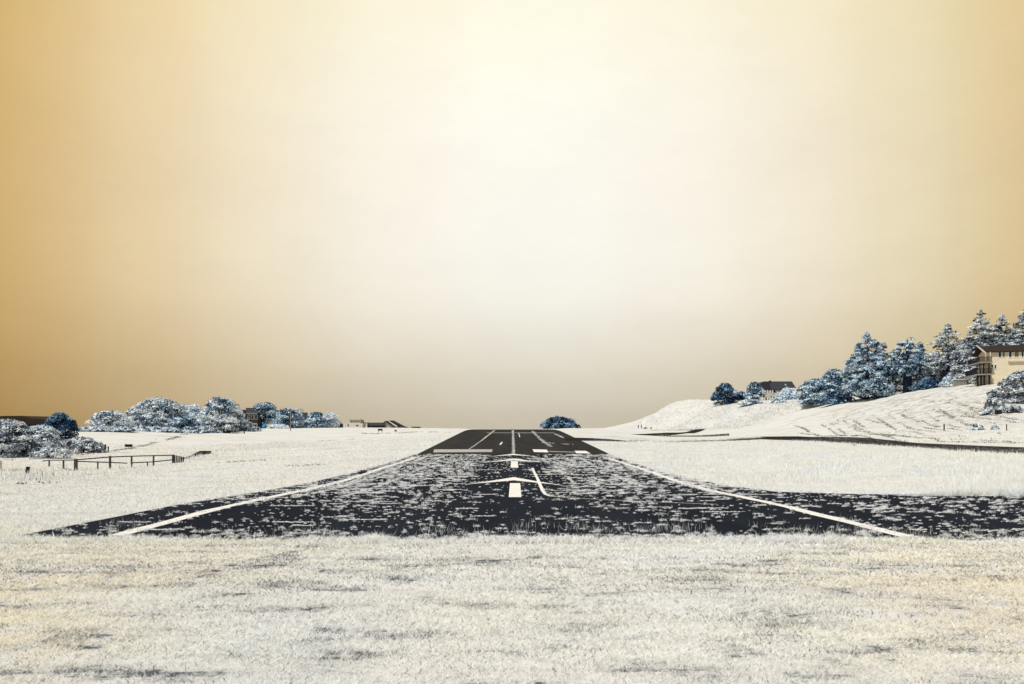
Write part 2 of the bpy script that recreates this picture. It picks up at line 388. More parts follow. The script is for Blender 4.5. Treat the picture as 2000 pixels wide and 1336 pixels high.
# ------------------------------------------------------------------ paved strips
def zrow(Y): return np.interp(Y, GY, np.interp(GY, PY, PZ))
def rowsheet(name, ys, xl, xr, off, mat, ncol=24):
    ys = np.asarray(ys); xl = np.interp(ys, *xl); xr = np.interp(ys, *xr)
    u = np.linspace(0, 1, ncol); X = xl[:, None] + (xr - xl)[:, None] * u; Yg = np.repeat(ys[:, None], ncol, 1)
    Z = zrow(Yg) + off; k = np.arange(X.size).reshape(X.shape)
    q = np.stack([k[:-1, :-1], k[:-1, 1:], k[1:, 1:], k[1:, :-1]], -1).reshape(-1, 4)
    return npmesh(name, np.stack([X, Yg, Z], -1).reshape(-1, 3), q, 4, mat)
over_l = ([15.0, 15.8, 19.8, 26.4, 36, 50, 70], [-11.5, -11.2, -10.9, -10.6, -10.2, -9.9, -9.3])
over_r = ([15.0, 26.7, 27.0, 28.3, 29.6, 33.6, 45, 66, 70], [44, 44, 19.3, 13.1, 10.9, 10.2, 9.6, 9.4, 9.4])
ys_o = np.unique(np.concatenate([np.arange(15.4, 70, .3), GY[(GY > 15.4) & (GY < 70)], [69.5]])); ys_o = ys_o[ys_o <= 69.5]
overrun = rowsheet('runway_overrun', ys_o, over_l, over_r, .012, M['asph_old']); tag(overrun, kind='structure')
ys_r = np.unique(np.concatenate([np.arange(69.5, 178, 1.0), GY[(GY > 69.5) & (GY < 178)]]))
runway = rowsheet('runway', ys_r, ([69, 178], [-9.2, -9.1]), ([69, 178], [9.5, 9.1]), .016, M['asph_new']); tag(runway, kind='structure')

def sheet(name, P_, off, mat, parent):
    """a painted marking: polygon of photo pixels laid on the pavement"""
    w3 = [gp(*p) for p in P_]
    n = len(w3); V = []; # fan-free: quads only
    V = np.array([(x, y, z + off) for x, y, z in w3])
    return V
def mark_poly(name, P_, mat, parent, off=.022):
    """quad marking, subdivided so that it hugs the pavement"""
    c = np.array([gp(*p)[:2] for p in P_]); nu, nv = 4, 8
    u = np.linspace(0, 1, nu)[None, :, None]; v = np.linspace(0, 1, nv)[:, None, None]
    Pg = (c[0] * (1 - u) + c[1] * u) * (1 - v) + (c[3] * (1 - u) + c[2] * u) * v
    Z = zrow(Pg[..., 1]) + off; k = np.arange(nu * nv).reshape(nv, nu)
    q = np.stack([k[:-1, :-1], k[:-1, 1:], k[1:, 1:], k[1:, :-1]], -1).reshape(-1, 4)
    return npmesh(name, np.concatenate([Pg, Z[..., None]], -1).reshape(-1, 3), q, 4, mat, parent)
def ribbon(name, P_, wid, mat, parent, off=.022, world=False, jit=0, step=1.0):
    w2 = np.array([p if world else gp(*p)[:2] for p in P_], float)
    wid = np.full(len(w2), wid) if np.isscalar(wid) else np.array(wid, float)
    d = np.concatenate([[0], np.cumsum(np.hypot(*np.diff(w2, axis=0).T))]); n = max(8, int(d[-1] / step))
    s = np.linspace(0, d[-1], n); x = np.interp(s, d, w2[:, 0]); y = np.interp(s, d, w2[:, 1]); wd = np.interp(s, d, wid)
    tx = np.gradient(x); ty = np.gradient(y); l = np.hypot(tx, ty) + 1e-9
    rr = np.random.RandomState(3); wl = wd * (.5 + jit * (rr.rand(n) - .5)); wr = wd * (.5 + jit * (rr.rand(n) - .5))
    a = np.stack([x - ty / l * wl, y + tx / l * wl], 1); b_ = np.stack([x + ty / l * wr, y - tx / l * wr], 1)
    V = np.stack([a, b_], 1).reshape(-1, 2); V = np.column_stack([V, zrow(V[:, 1]) + off])
    k = np.arange(n * 2).reshape(n, 2); q = np.stack([k[:-1, 0], k[:-1, 1], k[1:, 1], k[1:, 0]], -1)
    return npmesh(name, V, q, 4, mat, parent)
ribbon('edge_line', [(227, 1048), (437, 992), (600, 957), (665, 941.5), (740, 917), (812, 894)], .40, M['paint'], overrun, jit=.25)
ribbon('edge_line', [(1775, 1050), (1590, 1004), (1450, 972), (1396, 961), (1321, 940), (1260, 918), (1190, 896)], .40, M['paint'], overrun, jit=.25)
mark_poly('centre_stripe', [(993.6, 972), (1018.5, 972), (1016, 944.5), (996, 944.5)], M['paint'], overrun)
mark_poly('centre_stripe', [(997.4, 914), (1012.4, 914), (1011, 901), (998, 901)], M['paint'], overrun)
def arrowhead(ax, at_, ab, lx, ly, rx, ry, mat, par, off=.022):
    c = [gp(lx, ly), gp(ax, at_), gp(rx, ry), gp(ax, ab)]
    n = 7; V = []; 
    for s, (p, q) in enumerate(((0, 1), (1, 2))):
        for k in range(n):
            if s and not k: continue
            t = k / (n - 1); e = 1 - t if s else t
            top = np.array(c[p][:2]) * (1 - t) + np.array(c[q][:2]) * t
            r0 = c[0] if s == 0 else c[3]; r1 = c[3] if s == 0 else c[2]
            bot = np.array(r0[:2]) * (1 - t) + np.array(r1[:2]) * t
            if (s == 0 and k == 0) or (s == 1 and k == n - 1): bot = bot - np.array([0, .3])
            V += [bot, top]
    V = np.array(V); V = np.column_stack([V, zrow(V[:, 1]) + off]); m_ = len(V) // 2; k = np.arange(len(V)).reshape(m_, 2)
    q = np.stack([k[:-1, 0], k[1:, 0], k[1:, 1], k[:-1, 1]], -1)
    return npmesh('arrowhead', V, q, 4, mat, par)
arrowhead(1004, 932.6, 938.8, 910, 946.6, 1098, 948.4, M['paint'], overrun)
arrowhead(1003, 896, 899.6, 955, 902.8, 1058, 903.2, M['paint'], overrun)
arrowhead(1002, 886.8, 889.3, 958, 892, 1046, 892, M['paint'], overrun, .03)
arrowhead(1120, 888.0, 890, 1082, 893, 1170, 893, M['paint_worn'], overrun, .03)
arrowhead(880, 888.2, 890, 838, 892, 918, 892, M['paint_worn'], overrun, .03)
ribbon('taxi_line', [(1039.5, 914.5), (1050, 935.5), (1060.5, 960), (1065, 966), (1073, 970), (1120, 974), (1260, 981), (1400, 986)], [.16, .16, .16, .13, .10, .08, .07, .06], M['paint'], overrun, step=.3)
mark_poly('threshold_bar', [(846, 884), (961, 883.2), (962, 878), (848, 878)], M['paint_worn'], runway)
mark_poly('threshold_bar', [(1043, 883.2), (1071, 884), (1068, 878.6), (1040, 878)], M['paint'], runway)
mark_poly('threshold_bar', [(1126, 885.8), (1154, 886), (1144, 881), (1122, 880.8)], M['paint'], runway)
mark_poly('side_stripe', [(1072, 882.6), (1124, 884), (1122, 883), (1071, 881.4)], M['paint_worn'], runway)
ribbon('lane_line', [(916, 878), (940, 861), (966, 841)], [.14, .22, .4], M['paint_worn'], runway, jit=.5)
ribbon('centre_line', [(1002, 884), (1002, 860), (1002, 841)], [.10, .10, .16], M['paint_worn'], runway, jit=.6)
mark_poly('worn_mark', [(975, 869), (979, 868.6), (982, 863.5), (979.5, 863.5)], M['paint'], runway)
mark_poly('worn_mark', [(1014.4, 854), (1016, 854), (1013.6, 846), (1012.4, 846)], M['paint'], runway)
ribbon('cross_line', [(-4.5, 126.5), (7.5, 126.5)], 1.6, M['paint_worn'], runway, world=True)

def strip(name, pairs, mat, off=.05, n=60, m_=7):
    """taxiway: pairs of world points (near edge, far edge) down its length"""
    a = np.array([p[0] for p in pairs], float); b_ = np.array([p[1] for p in pairs], float)
    t = np.linspace(0, 1, len(a)); s = np.linspace(0, 1, n)
    a2 = np.stack([np.interp(s, t, a[:, i]) for i in (0, 1)], 1); b2 = np.stack([np.interp(s, t, b_[:, i]) for i in (0, 1)], 1)
    v = np.linspace(0, 1, m_)[None, :, None]; Pg = a2[:, None] * (1 - v) + b2[:, None] * v
    wob = (vnoise(Pg[..., 0] * .5, Pg[..., 1] * .1, 77) - .5); Pg[..., 1] += wob * .8 * np.array([1] + [0] * (m_ - 2) + [1])
    Z = Hs(Pg[..., 0], Pg[..., 1]) + off; k = np.arange(n * m_).reshape(n, m_)
    q = np.stack([k[:-1, :-1], k[1:, :-1], k[1:, 1:], k[:-1, 1:]], -1).reshape(-1, 4)
    o = npmesh(name, np.concatenate([Pg, Z[..., None]], -1).reshape(-1, 3), q, 4, mat)
    return tag(o, kind='structure')
def pxpairs(L): return [(gp(x0, y0)[:2], gp(x1, y1)[:2]) for x0, y0, x1, y1 in L]
tw1 = pxpairs([(2160, 902, 2160, 884), (2000, 889, 2000, 874.5), (1780, 873.5, 1780, 865), (1560, 861, 1560, 852.5), (1486, 858, 1486, 853.2), (1420, 861.8, 1420, 858.5)])
strip('taxiway', tw1, M['asph_taxi'])
strip('taxiway', pxpairs([(1420, 861.8, 1420, 859.5), (1332, 863.6, 1332, 861.6), (1222, 863, 1222, 861.4), (1190, 862, 1190, 858.4), (1150, 861, 1150, 856), (1104, 860, 1104, 854.8)]), M['asph_taxi'])
def wp(px, Y): return ((px - 1000) / F * Y, Y)
strip('taxiway', [(wp(1186, 150), wp(1186, 152.5)), (wp(1240, 150), wp(1240, 161)), (wp(1288, 150.5), wp(1288, 171)), (wp(1340, 172), wp(1340, 190)), (wp(1356, 180), wp(1356, 208)), (wp(1376, 205), wp(1376, 210))], M['asph_taxi'])
strip('taxiway', [(wp(1292, 150), wp(1292, 156)), (wp(1360, 151), wp(1360, 158)), (wp(1424, 152), wp(1424, 163))], M['asph_taxi'])
strip('service_track', [(wp(1284, 214), wp(1284, 217)), (wp(1330, 206), wp(1330, 213)), (wp(1352, 204), wp(1352, 212))], M['asph_taxi'])

# ------------------------------------------------------------------ grass
rng = np.random.RandomState(11)
def blades(name, x, y, h, wd, colr, lean=.5, zoff=0.0, two=False):
    n = len(x); th = rng.rand(n) * 2 * math.pi; z = Hs(x, y) + zoff - .004
    ph = rng.rand(n) * 2 * math.pi; ln = lean * h * (.3 + rng.rand(n))
    dx = np.cos(th) * wd / 2; dy = np.sin(th) * wd / 2
    V = np.empty((n, 3, 3), np.float32)
    V[:, 0] = np.stack([x - dx, y - dy, z], 1); V[:, 1] = np.stack([x + dx, y + dy, z], 1)
    V[:, 2] = np.stack([x + np.cos(ph) * ln, y + np.sin(ph) * ln, z + h], 1)
    cc = np.repeat(colr[:, None, :], 3, 1).reshape(-1, 3)
    o = npmesh(name, V.reshape(-1, 3), np.arange(n * 3), 3, M['grass'], col=cc)
    return tag(o, kind='stuff')
def grasscol(x, y, extra_dark=0.0, cool=0.0):
    n = len(x)
    v = fbm(x * .5, y * .9, 41, 3); r = rng.rand(n)
    lum = .86 + .12 * rng.rand(n) + .12 * (v - .5)
    vignette_tan = np.clip(sstep(1.5, 8, np.abs(x) + 1.2 * (fbm(x * .3, y * .3, 55, 2) - .5)) * (1 - sstep(8, 20, y)) * .85 + sstep(16, 50, -x) * .45 + sstep(20, 60, x) * .3 + .12 * (fbm(x * .8, y * .8, 57, 2) - .45), 0, 1)  # edge vignette painted into the grass as tan toward the sides, plus random patches
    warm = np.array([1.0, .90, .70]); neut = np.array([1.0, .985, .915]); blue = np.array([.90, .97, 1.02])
    tint = neut + (warm - neut) * vignette_tan[:, None]
    cb = np.clip((fbm(x * .35 + 9, y * .6, 63, 2) - .42) * 1.2 + cool, 0, 1) * (1 - vignette_tan)
    tint = tint + (blue - tint) * cb[:, None]
    c = lum[:, None] * tint
    dk = r < (.05 + extra_dark)
    c[dk] = np.array([.06, .068, .085]) * (.5 + rng.rand(dk.sum(), 1))
    return np.clip(c, 0, .93)
def scatter(n, y0, y1, kx, ax, pw=1.0):
    """random ground points between two distances, wider with distance"""
    y = y0 + (y1 - y0) * rng.rand(n) ** pw; return (rng.rand(n) * 2 - 1) * (kx * y + ax), y
def rutmask(x, y):
    # bare wheel rut and a bare patch left of the runway centre
    a = np.exp(-((x + 4.5 - (y - 12.2) * .13) / (.20 + .10 * np.sin(y * 3))) ** 2) * sstep(11.9, 12.3, y) * (1 - sstep(14.0, 15.2, y))
    b = np.exp(-((x + 6.7) / .28) ** 2 - ((y - 12.35) / .22) ** 2) + .8 * np.exp(-((x + 3.4) / .35) ** 2 - ((y - 11.1) / .18) ** 2) + .7 * np.exp(-((x - 2.9) / .4) ** 2 - ((y - 11.6) / .12) ** 2)
    return np.clip((a + b) * sstep(.28, .46, fbm(x * 2.3, y * 2.3, 91, 2)) * 1.15, 0, 1)
# near lawn
def lawn():
    X_, Y_, H_, W_ = [], [], [], []
    for y0, y1, dens, hh, ww in ((4.2, 7.5, 7200, .034, .0055), (7.5, 11, 4600, .037, .008), (11, 15.6, 2800, .042, .012)):
        area = (y1 - y0) * (1.56 * (y0 + y1) / 2 + 4); n = int(area * dens)
        y = y0 + (y1 - y0) * rng.rand(n); x = (rng.rand(n) * 2 - 1) * (.78 * y + 2)
        # thin streaks: mown swaths across the view
        d1 = fbm(x * .28, y * 1.5, 71, 4); d2 = fbm(x * 1.6, y * 4.2, 73, 3)
        band = np.exp(-((y - (9.9 + .25 * np.sin(x * .5) + .03 * x)) / .32) ** 2) + .8 * np.exp(-((y - (12.6 + .3 * np.sin(x * .35 + 2))) / .5) ** 2) + .5 * np.exp(-((y - 7.6 - .2 * np.sin(x * .6)) / .22) ** 2)
        thin = sstep(.53, .68, d1 * .55 + d2 * .45 + .085 * band)
        rut = rutmask(x, y)
        hf = fbm(x * 13, y * 3.4, 75, 2); gap = sstep(.585, .64, hf + .16 * (d1 - .5) + .06 * band) * sstep(.36, .50, d1 * .5 + d2 * .5 + .05 * band)
        keep = rng.rand(n) < (1 - .5 * thin) * (1 - .93 * rut) * (1 - .95 * gap)
        x, y, thin, d2 = x[keep], y[keep], thin[keep], d2[keep]
        X_.append(x); Y_.append(y); H_.append(hh * (.45 + .9 * rng.rand(len(x))) * (1 - .45 * thin) * (.65 + .8 * d2)); W_.append(ww * (.7 + .6 * rng.rand(len(x))))
    x, y, h, w_ = map(np.concatenate, (X_, Y_, H_, W_))
    # dead seed heads and dark bits of thatch lying in the sward, thicker along the mown swaths
    n = 150000; yd = 4.5 + 11.4 * rng.rand(n) ** .85; xd = (rng.rand(n) * 2 - 1) * (.78 * yd + 2)
    e1 = fbm(xd * .28, yd * 1.5, 71, 4) * .55 + fbm(xd * 1.6, yd * 4.2, 73, 3) * .45 + .07 * (np.exp(-((yd - (9.9 + .25 * np.sin(xd * .5) + .03 * xd)) / .4) ** 2) + .8 * np.exp(-((yd - (12.6 + .3 * np.sin(xd * .35 + 2))) / .6) ** 2))
    ok = rng.rand(n) < .05 + .42 * sstep(.47, .62, e1) + 6 * rutmask(xd, yd); xd, yd = xd[ok], yd[ok]; n = len(xd)
    blades('dead_thatch', xd, yd, .012 + .03 * rng.rand(n), .0010 * yd * (.4 + .9 * rng.rand(n)), np.array([.045, .05, .062]) * (.4 + rng.rand(n, 1)), 1.6, .012)
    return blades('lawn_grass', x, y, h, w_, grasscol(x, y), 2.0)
lawn()
def pave_r(y): return np.interp(y, *over_r)
def pave_l(y): return np.interp(y, *over_l)
def fringe():
    # ragged tall edge where the lawn meets the pavement
    n = 130000; x = rng.rand(n) * 60 - 26; k = fbm(x * .7, x * 0, 81, 3); y = 15.32 + .5 * (rng.rand(n) - .5) + .5 * (k - .5) + .25 * rng.randn(n) * (rng.rand(n) < .2)
    h = (.03 + .10 * rng.rand(n) ** 3 + .10 * rng.rand(n) * sstep(.60, .72, vnoise(x * 1.7, x * 0, 83))) * (.5 + k) ; w_ = .017 * (.6 + .8 * rng.rand(n))
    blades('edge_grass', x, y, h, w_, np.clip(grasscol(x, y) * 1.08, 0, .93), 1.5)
    # tall seed stalks in bunches
    xs = []; ys = []; hs = []
    for px, py, s, c in ((850, 1045, .35, 60), (870, 1040, .2, 40), (1130, 1035, .25, 60), (1170, 1040, .2, 50), (1270, 1040, .5, 90), (1330, 1035, .3, 60), (1600, 1040, .6, 70), (1680, 1040, .5, 60), (1790, 1045, .4, 60), (1930, 1048, .4, 40), (540, 1045, .4, 40), (240, 1030, .3, 30), (230, 1025, .2, 30), (620, 1040, .3, 30), (1480, 1030, .1, 14), (1000, 1040, .5, 60), (1025, 1030, .25, 60)):
        X, Y, _ = gp(px, py); xs.append(X + s * rng.randn(c)); ys.append(Y + .12 * rng.randn(c)); hs.append(.10 + .16 * rng.rand(c))
    x, y, h = map(np.concatenate, (xs, ys, hs)); col_ = grasscol(x, y, .25)
    blades('seed_stalks', x, y, h, .007 + .004 * rng.rand(len(x)), col_, .45)
fringe()
def weeds():
    """tufts growing through the cracked pavement"""
    T = []
    n = 34000; y = 16.2 + 53 * rng.rand(n) ** .8; x = rng.rand(n) * 53 - 10.6
    ok = (x > pave_l(y)) & (x < pave_r(y)); x, y = x[ok], y[ok]
    n1 = fbm(x * .28, y * .10, 101, 3); n2 = fbm(x * 1.4, y * 1.0, 103, 2)
    ax = np.abs(x)
    dens = .16 + .62 * sstep(.36, .58, n1) + .28 * sstep(24, 40, y) * sstep(2.2, 4.0, ax) + .30 * (x < -2.2) * (x > -8.2) * sstep(19, 26, y)
    dens *= np.where(ax < 2.0, .30 + .25 * (1 - sstep(17, 26, y)), 1) * np.where((x < -9.1), .45, 1)
    dens = np.where(x > 10, .55 * sstep(.3, .55, n1) + .18, dens)
    dens *= .35 + 1.0 * sstep(.42, .58, n2)
    ok = rng.rand(len(x)) < np.clip(dens * 1.2, 0, 1.2) * np.clip(.56 - .004 * y, .30, .5); T.append(np.stack([x[ok], y[ok], .06 + .17 * rng.rand(ok.sum()) ** 2.2, .03 + .06 * rng.rand(ok.sum()) ** 2], 1))
    # grass along transverse cracks
    for yc in np.arange(16.5, 64, .62):
        yc += .3 * rng.randn(); m_ = int(rng.randint(3, 9))
        for _ in range(m_):
            x0 = -10.4 + rng.rand() * (20.6 if yc > 27 else 48); L_ = .3 + 1.5 * rng.rand() ** 2
            if abs(x0) < 1.6 and rng.rand() < .6: continue
            c = int(L_ / .10) + 1; xx = x0 + np.linspace(0, L_, c)
            T.append(np.stack([xx, yc + .025 * rng.randn(c) + 0 * xx, np.full(c, .07), .02 + .025 * rng.rand(c)], 1))
    # longitudinal seams
    for xc, p in ((-6.2, .5), (-3.4, .35), (3.1, .35), (6.0, .5), (8.2, .5), (-7.9, .4)):
        yy = np.arange(26, 69, .16); ok = rng.rand(len(yy)) < p * sstep(.4, .6, fbm(yy * .2, yy * 0 + xc, 7, 2)) * 1.4
        yy = yy[ok]; T.append(np.stack([xc + .06 * rng.randn(len(yy)), yy, np.full(len(yy), .09), .02 + .04 * rng.rand(len(yy))], 1))
    T = np.concatenate(T); T = T[(T[:, 0] > pave_l(T[:, 1])) & (T[:, 0] < pave_r(T[:, 1])) & (T[:, 1] < 69.3)]
    # leave the freshest paint free
    on = (np.abs(T[:, 0]) < .55) & (T[:, 1] > 25) & (T[:, 1] < 56); T = T[~(on & (rng.rand(len(T)) < .9))]
    chev = (np.abs(T[:, 0]) < 2.7) & (((T[:, 1] > 31.5) & (T[:, 1] < 41)) | ((T[:, 1] > 49) & (T[:, 1] < 57))); T = T[~(chev & (rng.rand(len(T)) < .8))]
    n = 20000; y = 15.9 + 53 * rng.rand(n) ** 1.1; x = rng.rand(n) * 53 - 10.8; ok = (x > pave_l(y)) & (x < pave_r(y)); x, y = x[ok], y[ok]
    ok = rng.rand(len(x)) < (.25 + .75 * sstep(.40, .60, fbm(x * .5, y * .25, 107, 3))) * np.where((np.abs(x) < 2) & (y > 20), .45, 1); x, y = x[ok], y[ok]; n = len(x)
    T = np.concatenate([T, np.stack([x, y, .018 + .045 * rng.rand(n) ** 1.5, .012 + .03 * rng.rand(n)], 1)])
    n = 420; T = np.concatenate([T, np.stack([-10.8 + 40 * rng.rand(n), 15.6 + 1.5 * rng.rand(n) ** 2, .07 + .14 * rng.rand(n) ** 2, .04 + .07 * rng.rand(n)], 1)])
    # the pavement's ragged borders and the painted lines, overgrown
    for pts, dn, wd in (([(pave_l(y_) + .02, y_) for y_ in np.arange(16, 69.3, .8)], 9, .22), ([(pave_r(y_) - .02, y_) for y_ in np.arange(26.8, 69.3, .4)], 10, .25), ([(-8.75, y_) for y_ in np.arange(17, 66, 1.)], 3.0, .16), ([(8.75, y_) for y_ in np.arange(17, 66, 1.)], 2.4, .16)):
        p = np.array(pts); d = np.concatenate([[0], np.cumsum(np.hypot(*np.diff(p, axis=0).T))]); m_ = int(d[-1] * dn); q = rng.rand(m_) * d[-1]
        q = q[rng.rand(m_) < .25 + sstep(.4, .6, fbm(q * .35, q * 0 + dn, 27, 2))]; m_ = len(q)
        T = np.concatenate([T, np.stack([np.interp(q, d, p[:, 0]) + wd * rng.randn(m_), np.interp(q, d, p[:, 1]) + .1 * rng.randn(m_), .06 + .16 * rng.rand(m_) ** 2, .03 + .05 * rng.rand(m_)], 1)])
    T[:, 2] *= .92; ar = math.pi * T[:, 2] * T[:, 2] * .62; fs = np.clip(.00085 * T[:, 1], .016, .045)
    k = np.clip((1.9 * ar / (fs * fs * .8)).astype(int), 4, 120); r = np.repeat(np.arange(len(T)), k); n = len(r)
    rr = np.sqrt(rng.rand(n)); th = rng.rand(n) * 2 * math.pi; lob = .35 + 1.15 * vnoise(th * 1.9 + T[r, 0] * 7, T[r, 1] * 5, 33)
    x = T[r, 0] + T[r, 2] * rr * np.cos(th) * lob * 1.15; y = T[r, 1] + T[r, 2] * rr * np.sin(th) * lob * .5
    z = Hs(x, y) + .018 + T[r, 3] * np.sqrt(np.clip(1 - rr * rr, 0, 1)) * (.4 + .6 * rng.rand(n))
    nr = np.stack([.55 * rr * np.cos(th) + .25 * rng.randn(n), .55 * rr * np.sin(th) + .25 * rng.randn(n), np.ones(n)], 1); nr /= np.linalg.norm(nr, axis=1)[:, None]
    ax = np.cross(nr, rng.randn(n, 3)); ax /= np.linalg.norm(ax, axis=1)[:, None]; q = np.cross(ax, nr); f2 = fs[r] * (.6 + .8 * rng.rand(n)); ps = np.stack([x, y, z], 1)
    V = np.stack([ps - ax * f2[:, None] * .8, ps + q * f2[:, None] * .42, ps + ax * f2[:, None] * .8, ps - q * f2[:, None] * .42], 1).reshape(-1, 3)
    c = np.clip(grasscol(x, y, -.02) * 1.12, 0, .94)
    tag(npmesh('runway_weeds', V, np.arange(len(V)), 4, M['grass'], col=np.repeat(c, 4, 0)), kind='stuff'); print('weed flakes', n)
    # upright blades in the larger tufts
    big = np.repeat(np.where(T[:, 2] > .07)[0], 8); n = len(big); x = T[big, 0] + T[big, 2] * .6 * rng.randn(n); y = T[big, 1] + T[big, 2] * .4 * rng.randn(n)
    blades('weed_stalks', x, y, .05 + .12 * rng.rand(n) ** 2, np.clip(.0005 * y, .009, .02), np.clip(grasscol(x, y, .0) * 1.1, 0, .94), .7, .012)
    # weeds on the grey runway: centre joint, right lane joint
    xs, ys = [], []
    yy = np.arange(70, 140, .12); ok = rng.rand(len(yy)) < .55; xs.append(.16 + .04 * rng.randn(ok.sum())); ys.append(yy[ok])
    for pa, pb, p in (((1040, 843), (1056, 859), .5), ((1056, 859), (1076, 873), .6), ((1060, 865), (1118, 869), .5), ((1085, 848), (1100, 856), .4)):
        a = gp(*pa); b_ = gp(*pb); m_ = int(math.dist(a, b_) / .12); t = rng.rand(m_)[rng.rand(m_) < p]
        xs.append(a[0] + (b_[0] - a[0]) * t + .10 * rng.randn(len(t))); ys.append(a[1] + (b_[1] - a[1]) * t)
    x = np.concatenate(xs); y = np.concatenate(ys); r = np.repeat(np.arange(len(x)), 9); n = len(r)
    x = x[r] + .07 * rng.randn(n); y = y[r] + .15 * rng.randn(n)
    ok = (np.abs(x) < 9.3); x, y = x[ok], y[ok]
    blades('joint_weeds', x, y, .05 + .10 * rng.rand(len(x)), .04 + 0 * x, grasscol(x, y), .6, .016)
weeds()
def field():
    # left field, mown
    n = 330000; y = 16 + 100 * rng.rand(n) ** 1.7; x = pave_l(np.minimum(y, 70)) - .0 - (.82 * y - 6) * rng.rand(n)
    q = fbm(x * .16, y * .5, 121, 3); ok = rng.rand(n) < (.30 + .9 * q); x, y = x[ok], y[ok]; n = len(x)
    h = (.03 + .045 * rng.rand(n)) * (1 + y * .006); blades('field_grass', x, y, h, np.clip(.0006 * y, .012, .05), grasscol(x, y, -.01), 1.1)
    # right field, taller and paler
    n = 420000; y = 27 + 85 * rng.rand(n) ** 1.5; x = pave_r(np.minimum(np.maximum(y, 28), 70)) + .05 + (.80 * y - 6) * rng.rand(n)
    q = fbm(x * .13, y * .3, 131, 3); zt = (1 - sstep(58, 74, y)) 
    ok = rng.rand(n) < (.35 + .8 * q)
    ok &= ~((x > 40) & (y > 60 + (44 - x) * -.2) & (np.abs(y - np.interp(x, [p[0][0] for p in tw1][::-1], [.5 * (p[0][1] + p[1][1]) for p in tw1][::-1])) < 9))
    x, y, q, zt = x[ok], y[ok], q[ok], zt[ok]; n = len(x)
    h = (.05 + .30 * rng.rand(n) ** 2 * sstep(.36, .6, q) * zt + .05 * rng.rand(n))
    edge = sstep(0, 2.2, x - pave_r(np.minimum(np.maximum(y, 28), 70))); h *= .3 + .7 * edge
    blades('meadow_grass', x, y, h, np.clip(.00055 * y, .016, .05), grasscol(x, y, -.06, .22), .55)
    # tall pale stems of the rough on the left, around fence and ditch
    xs, ys = [], []
    for px, py, sx_, sy_, c in ((490, 878, 5, 3, 2600), (540, 868, 4, 3, 1600), (200, 918, 3.5, 1.2, 900), (120, 928, 3, 1.2, 800), (60, 935, 2.5, 1.5, 700), (360, 898, 1.2, .8, 500), (390, 893, 1.4, .8, 400), (20, 920, 2, 1.5, 500)):
        X, Y, _ = gp(px, py); xs.append(X + sx_ * rng.randn(c)); ys.append(Y + sy_ * rng.randn(c))
    x, y = np.concatenate(xs), np.concatenate(ys); ok = x < -14; x, y = x[ok], y[ok]
    blades('rough_grass', x, y, .12 + .45 * rng.rand(len(x)) ** 2, .03 + .02 * rng.rand(len(x)), grasscol(x, y, .0, .35), .5)
    # verge weeds along the taxiways
    xs, ys = [], []
    for L_ in ([(2100, 897), (2000, 889.5), (1780, 874.5), (1560, 861.6)], [(1560, 861.6), (1420, 862), (1222, 863.2)], [(1440, 855), (1486, 855.5), (1420, 859.5), (1340, 862), (1230, 862)], [(1288, 851), (1420, 850)], [(1700, 846), (1800, 851), (1900, 858), (2000, 861)], [(1620, 843), (1800, 844), (2000, 848)]):
        w3 = [gp(*p) for p in L_]
        for a, b_ in zip(w3, w3[1:]):
            m_ = int(math.dist(a, b_) * 26); t = rng.rand(m_); xs.append(a[0] + (b_[0] - a[0]) * t + .3 * rng.randn(m_)); ys.append(a[1] + (b_[1] - a[1]) * t + .5 * rng.randn(m_))
    x, y = np.concatenate(xs), np.concatenate(ys)
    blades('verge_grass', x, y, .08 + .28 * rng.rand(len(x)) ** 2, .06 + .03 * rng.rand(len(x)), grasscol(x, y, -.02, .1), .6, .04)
    # rows of dark low weeds running down the slope below the house
    xs, ys = [], []
    for k in range(22):
        x0, y0 = 1566 + 14 * k + 14 * rng.randn(), 829 - 1.6 * k + 4 * rng.randn(); L_ = 50 + 90 * rng.rand()
        a = gp(x0, y0); b_ = gp(x0 + L_, y0 + L_ * .38 + 3 * rng.randn()); m_ = int(math.dist(a, b_) * 3.0); t = rng.rand(m_)
        t = t[rng.rand(m_) < sstep(.36, .56, fbm(t * 9, t * 0 + k, 15, 2))]
        xs.append(a[0] + (b_[0] - a[0]) * t + .12 * rng.randn(len(t))); ys.append(a[1] + (b_[1] - a[1]) * t + .12 * rng.randn(len(t)))
    for px, py, ex, ey in ((1900, 806, 2010, 824), (1880, 812, 2010, 828), (1870, 790, 1930, 800), (1905, 785, 1975, 795), (1850, 786, 1890, 792), (1810, 785, 1880, 778), (1890, 798, 1940, 810), (1760, 855, 1990, 864), (1640, 850, 1800, 857), (1800, 862, 2000, 866), (1560, 846, 1700, 850), (225, 880, 300, 866), (290, 868, 350, 852), (340, 854, 395, 847), (130, 893, 228, 881), (8, 899, 88, 895), (440, 903, 512, 900), (40, 945, 110, 944), (620, 862, 690, 858), (700, 846, 880, 845.5), (2, 922, 42, 918), (560, 912, 640, 908), (1260, 838.4, 1290, 838.2)):
        a = gp(px, py); b_ = gp(ex, ey); m_ = int(math.dist(a, b_) * 9); t = rng.rand(m_); t = t[rng.rand(m_) < sstep(.36, .58, fbm(t * 12, t * 0 + px, 16, 2))]
        xs.append(a[0] + (b_[0] - a[0]) * t + .3 * rng.randn(len(t))); ys.append(a[1] + (b_[1] - a[1]) * t + .5 * rng.randn(len(t)))
    x, y = np.concatenate(xs), np.concatenate(ys)
    r = np.repeat(np.arange(len(x)), 3); x = x[r] + .15 * rng.randn(len(r)); y = y[r] + .15 * rng.randn(len(r)); n = len(x)
    c = np.array([.14, .13, .12]) * (.4 + 1.3 * rng.rand(n, 1)); pl = rng.rand(n) < .22; c[pl] = (.6, .57, .5)
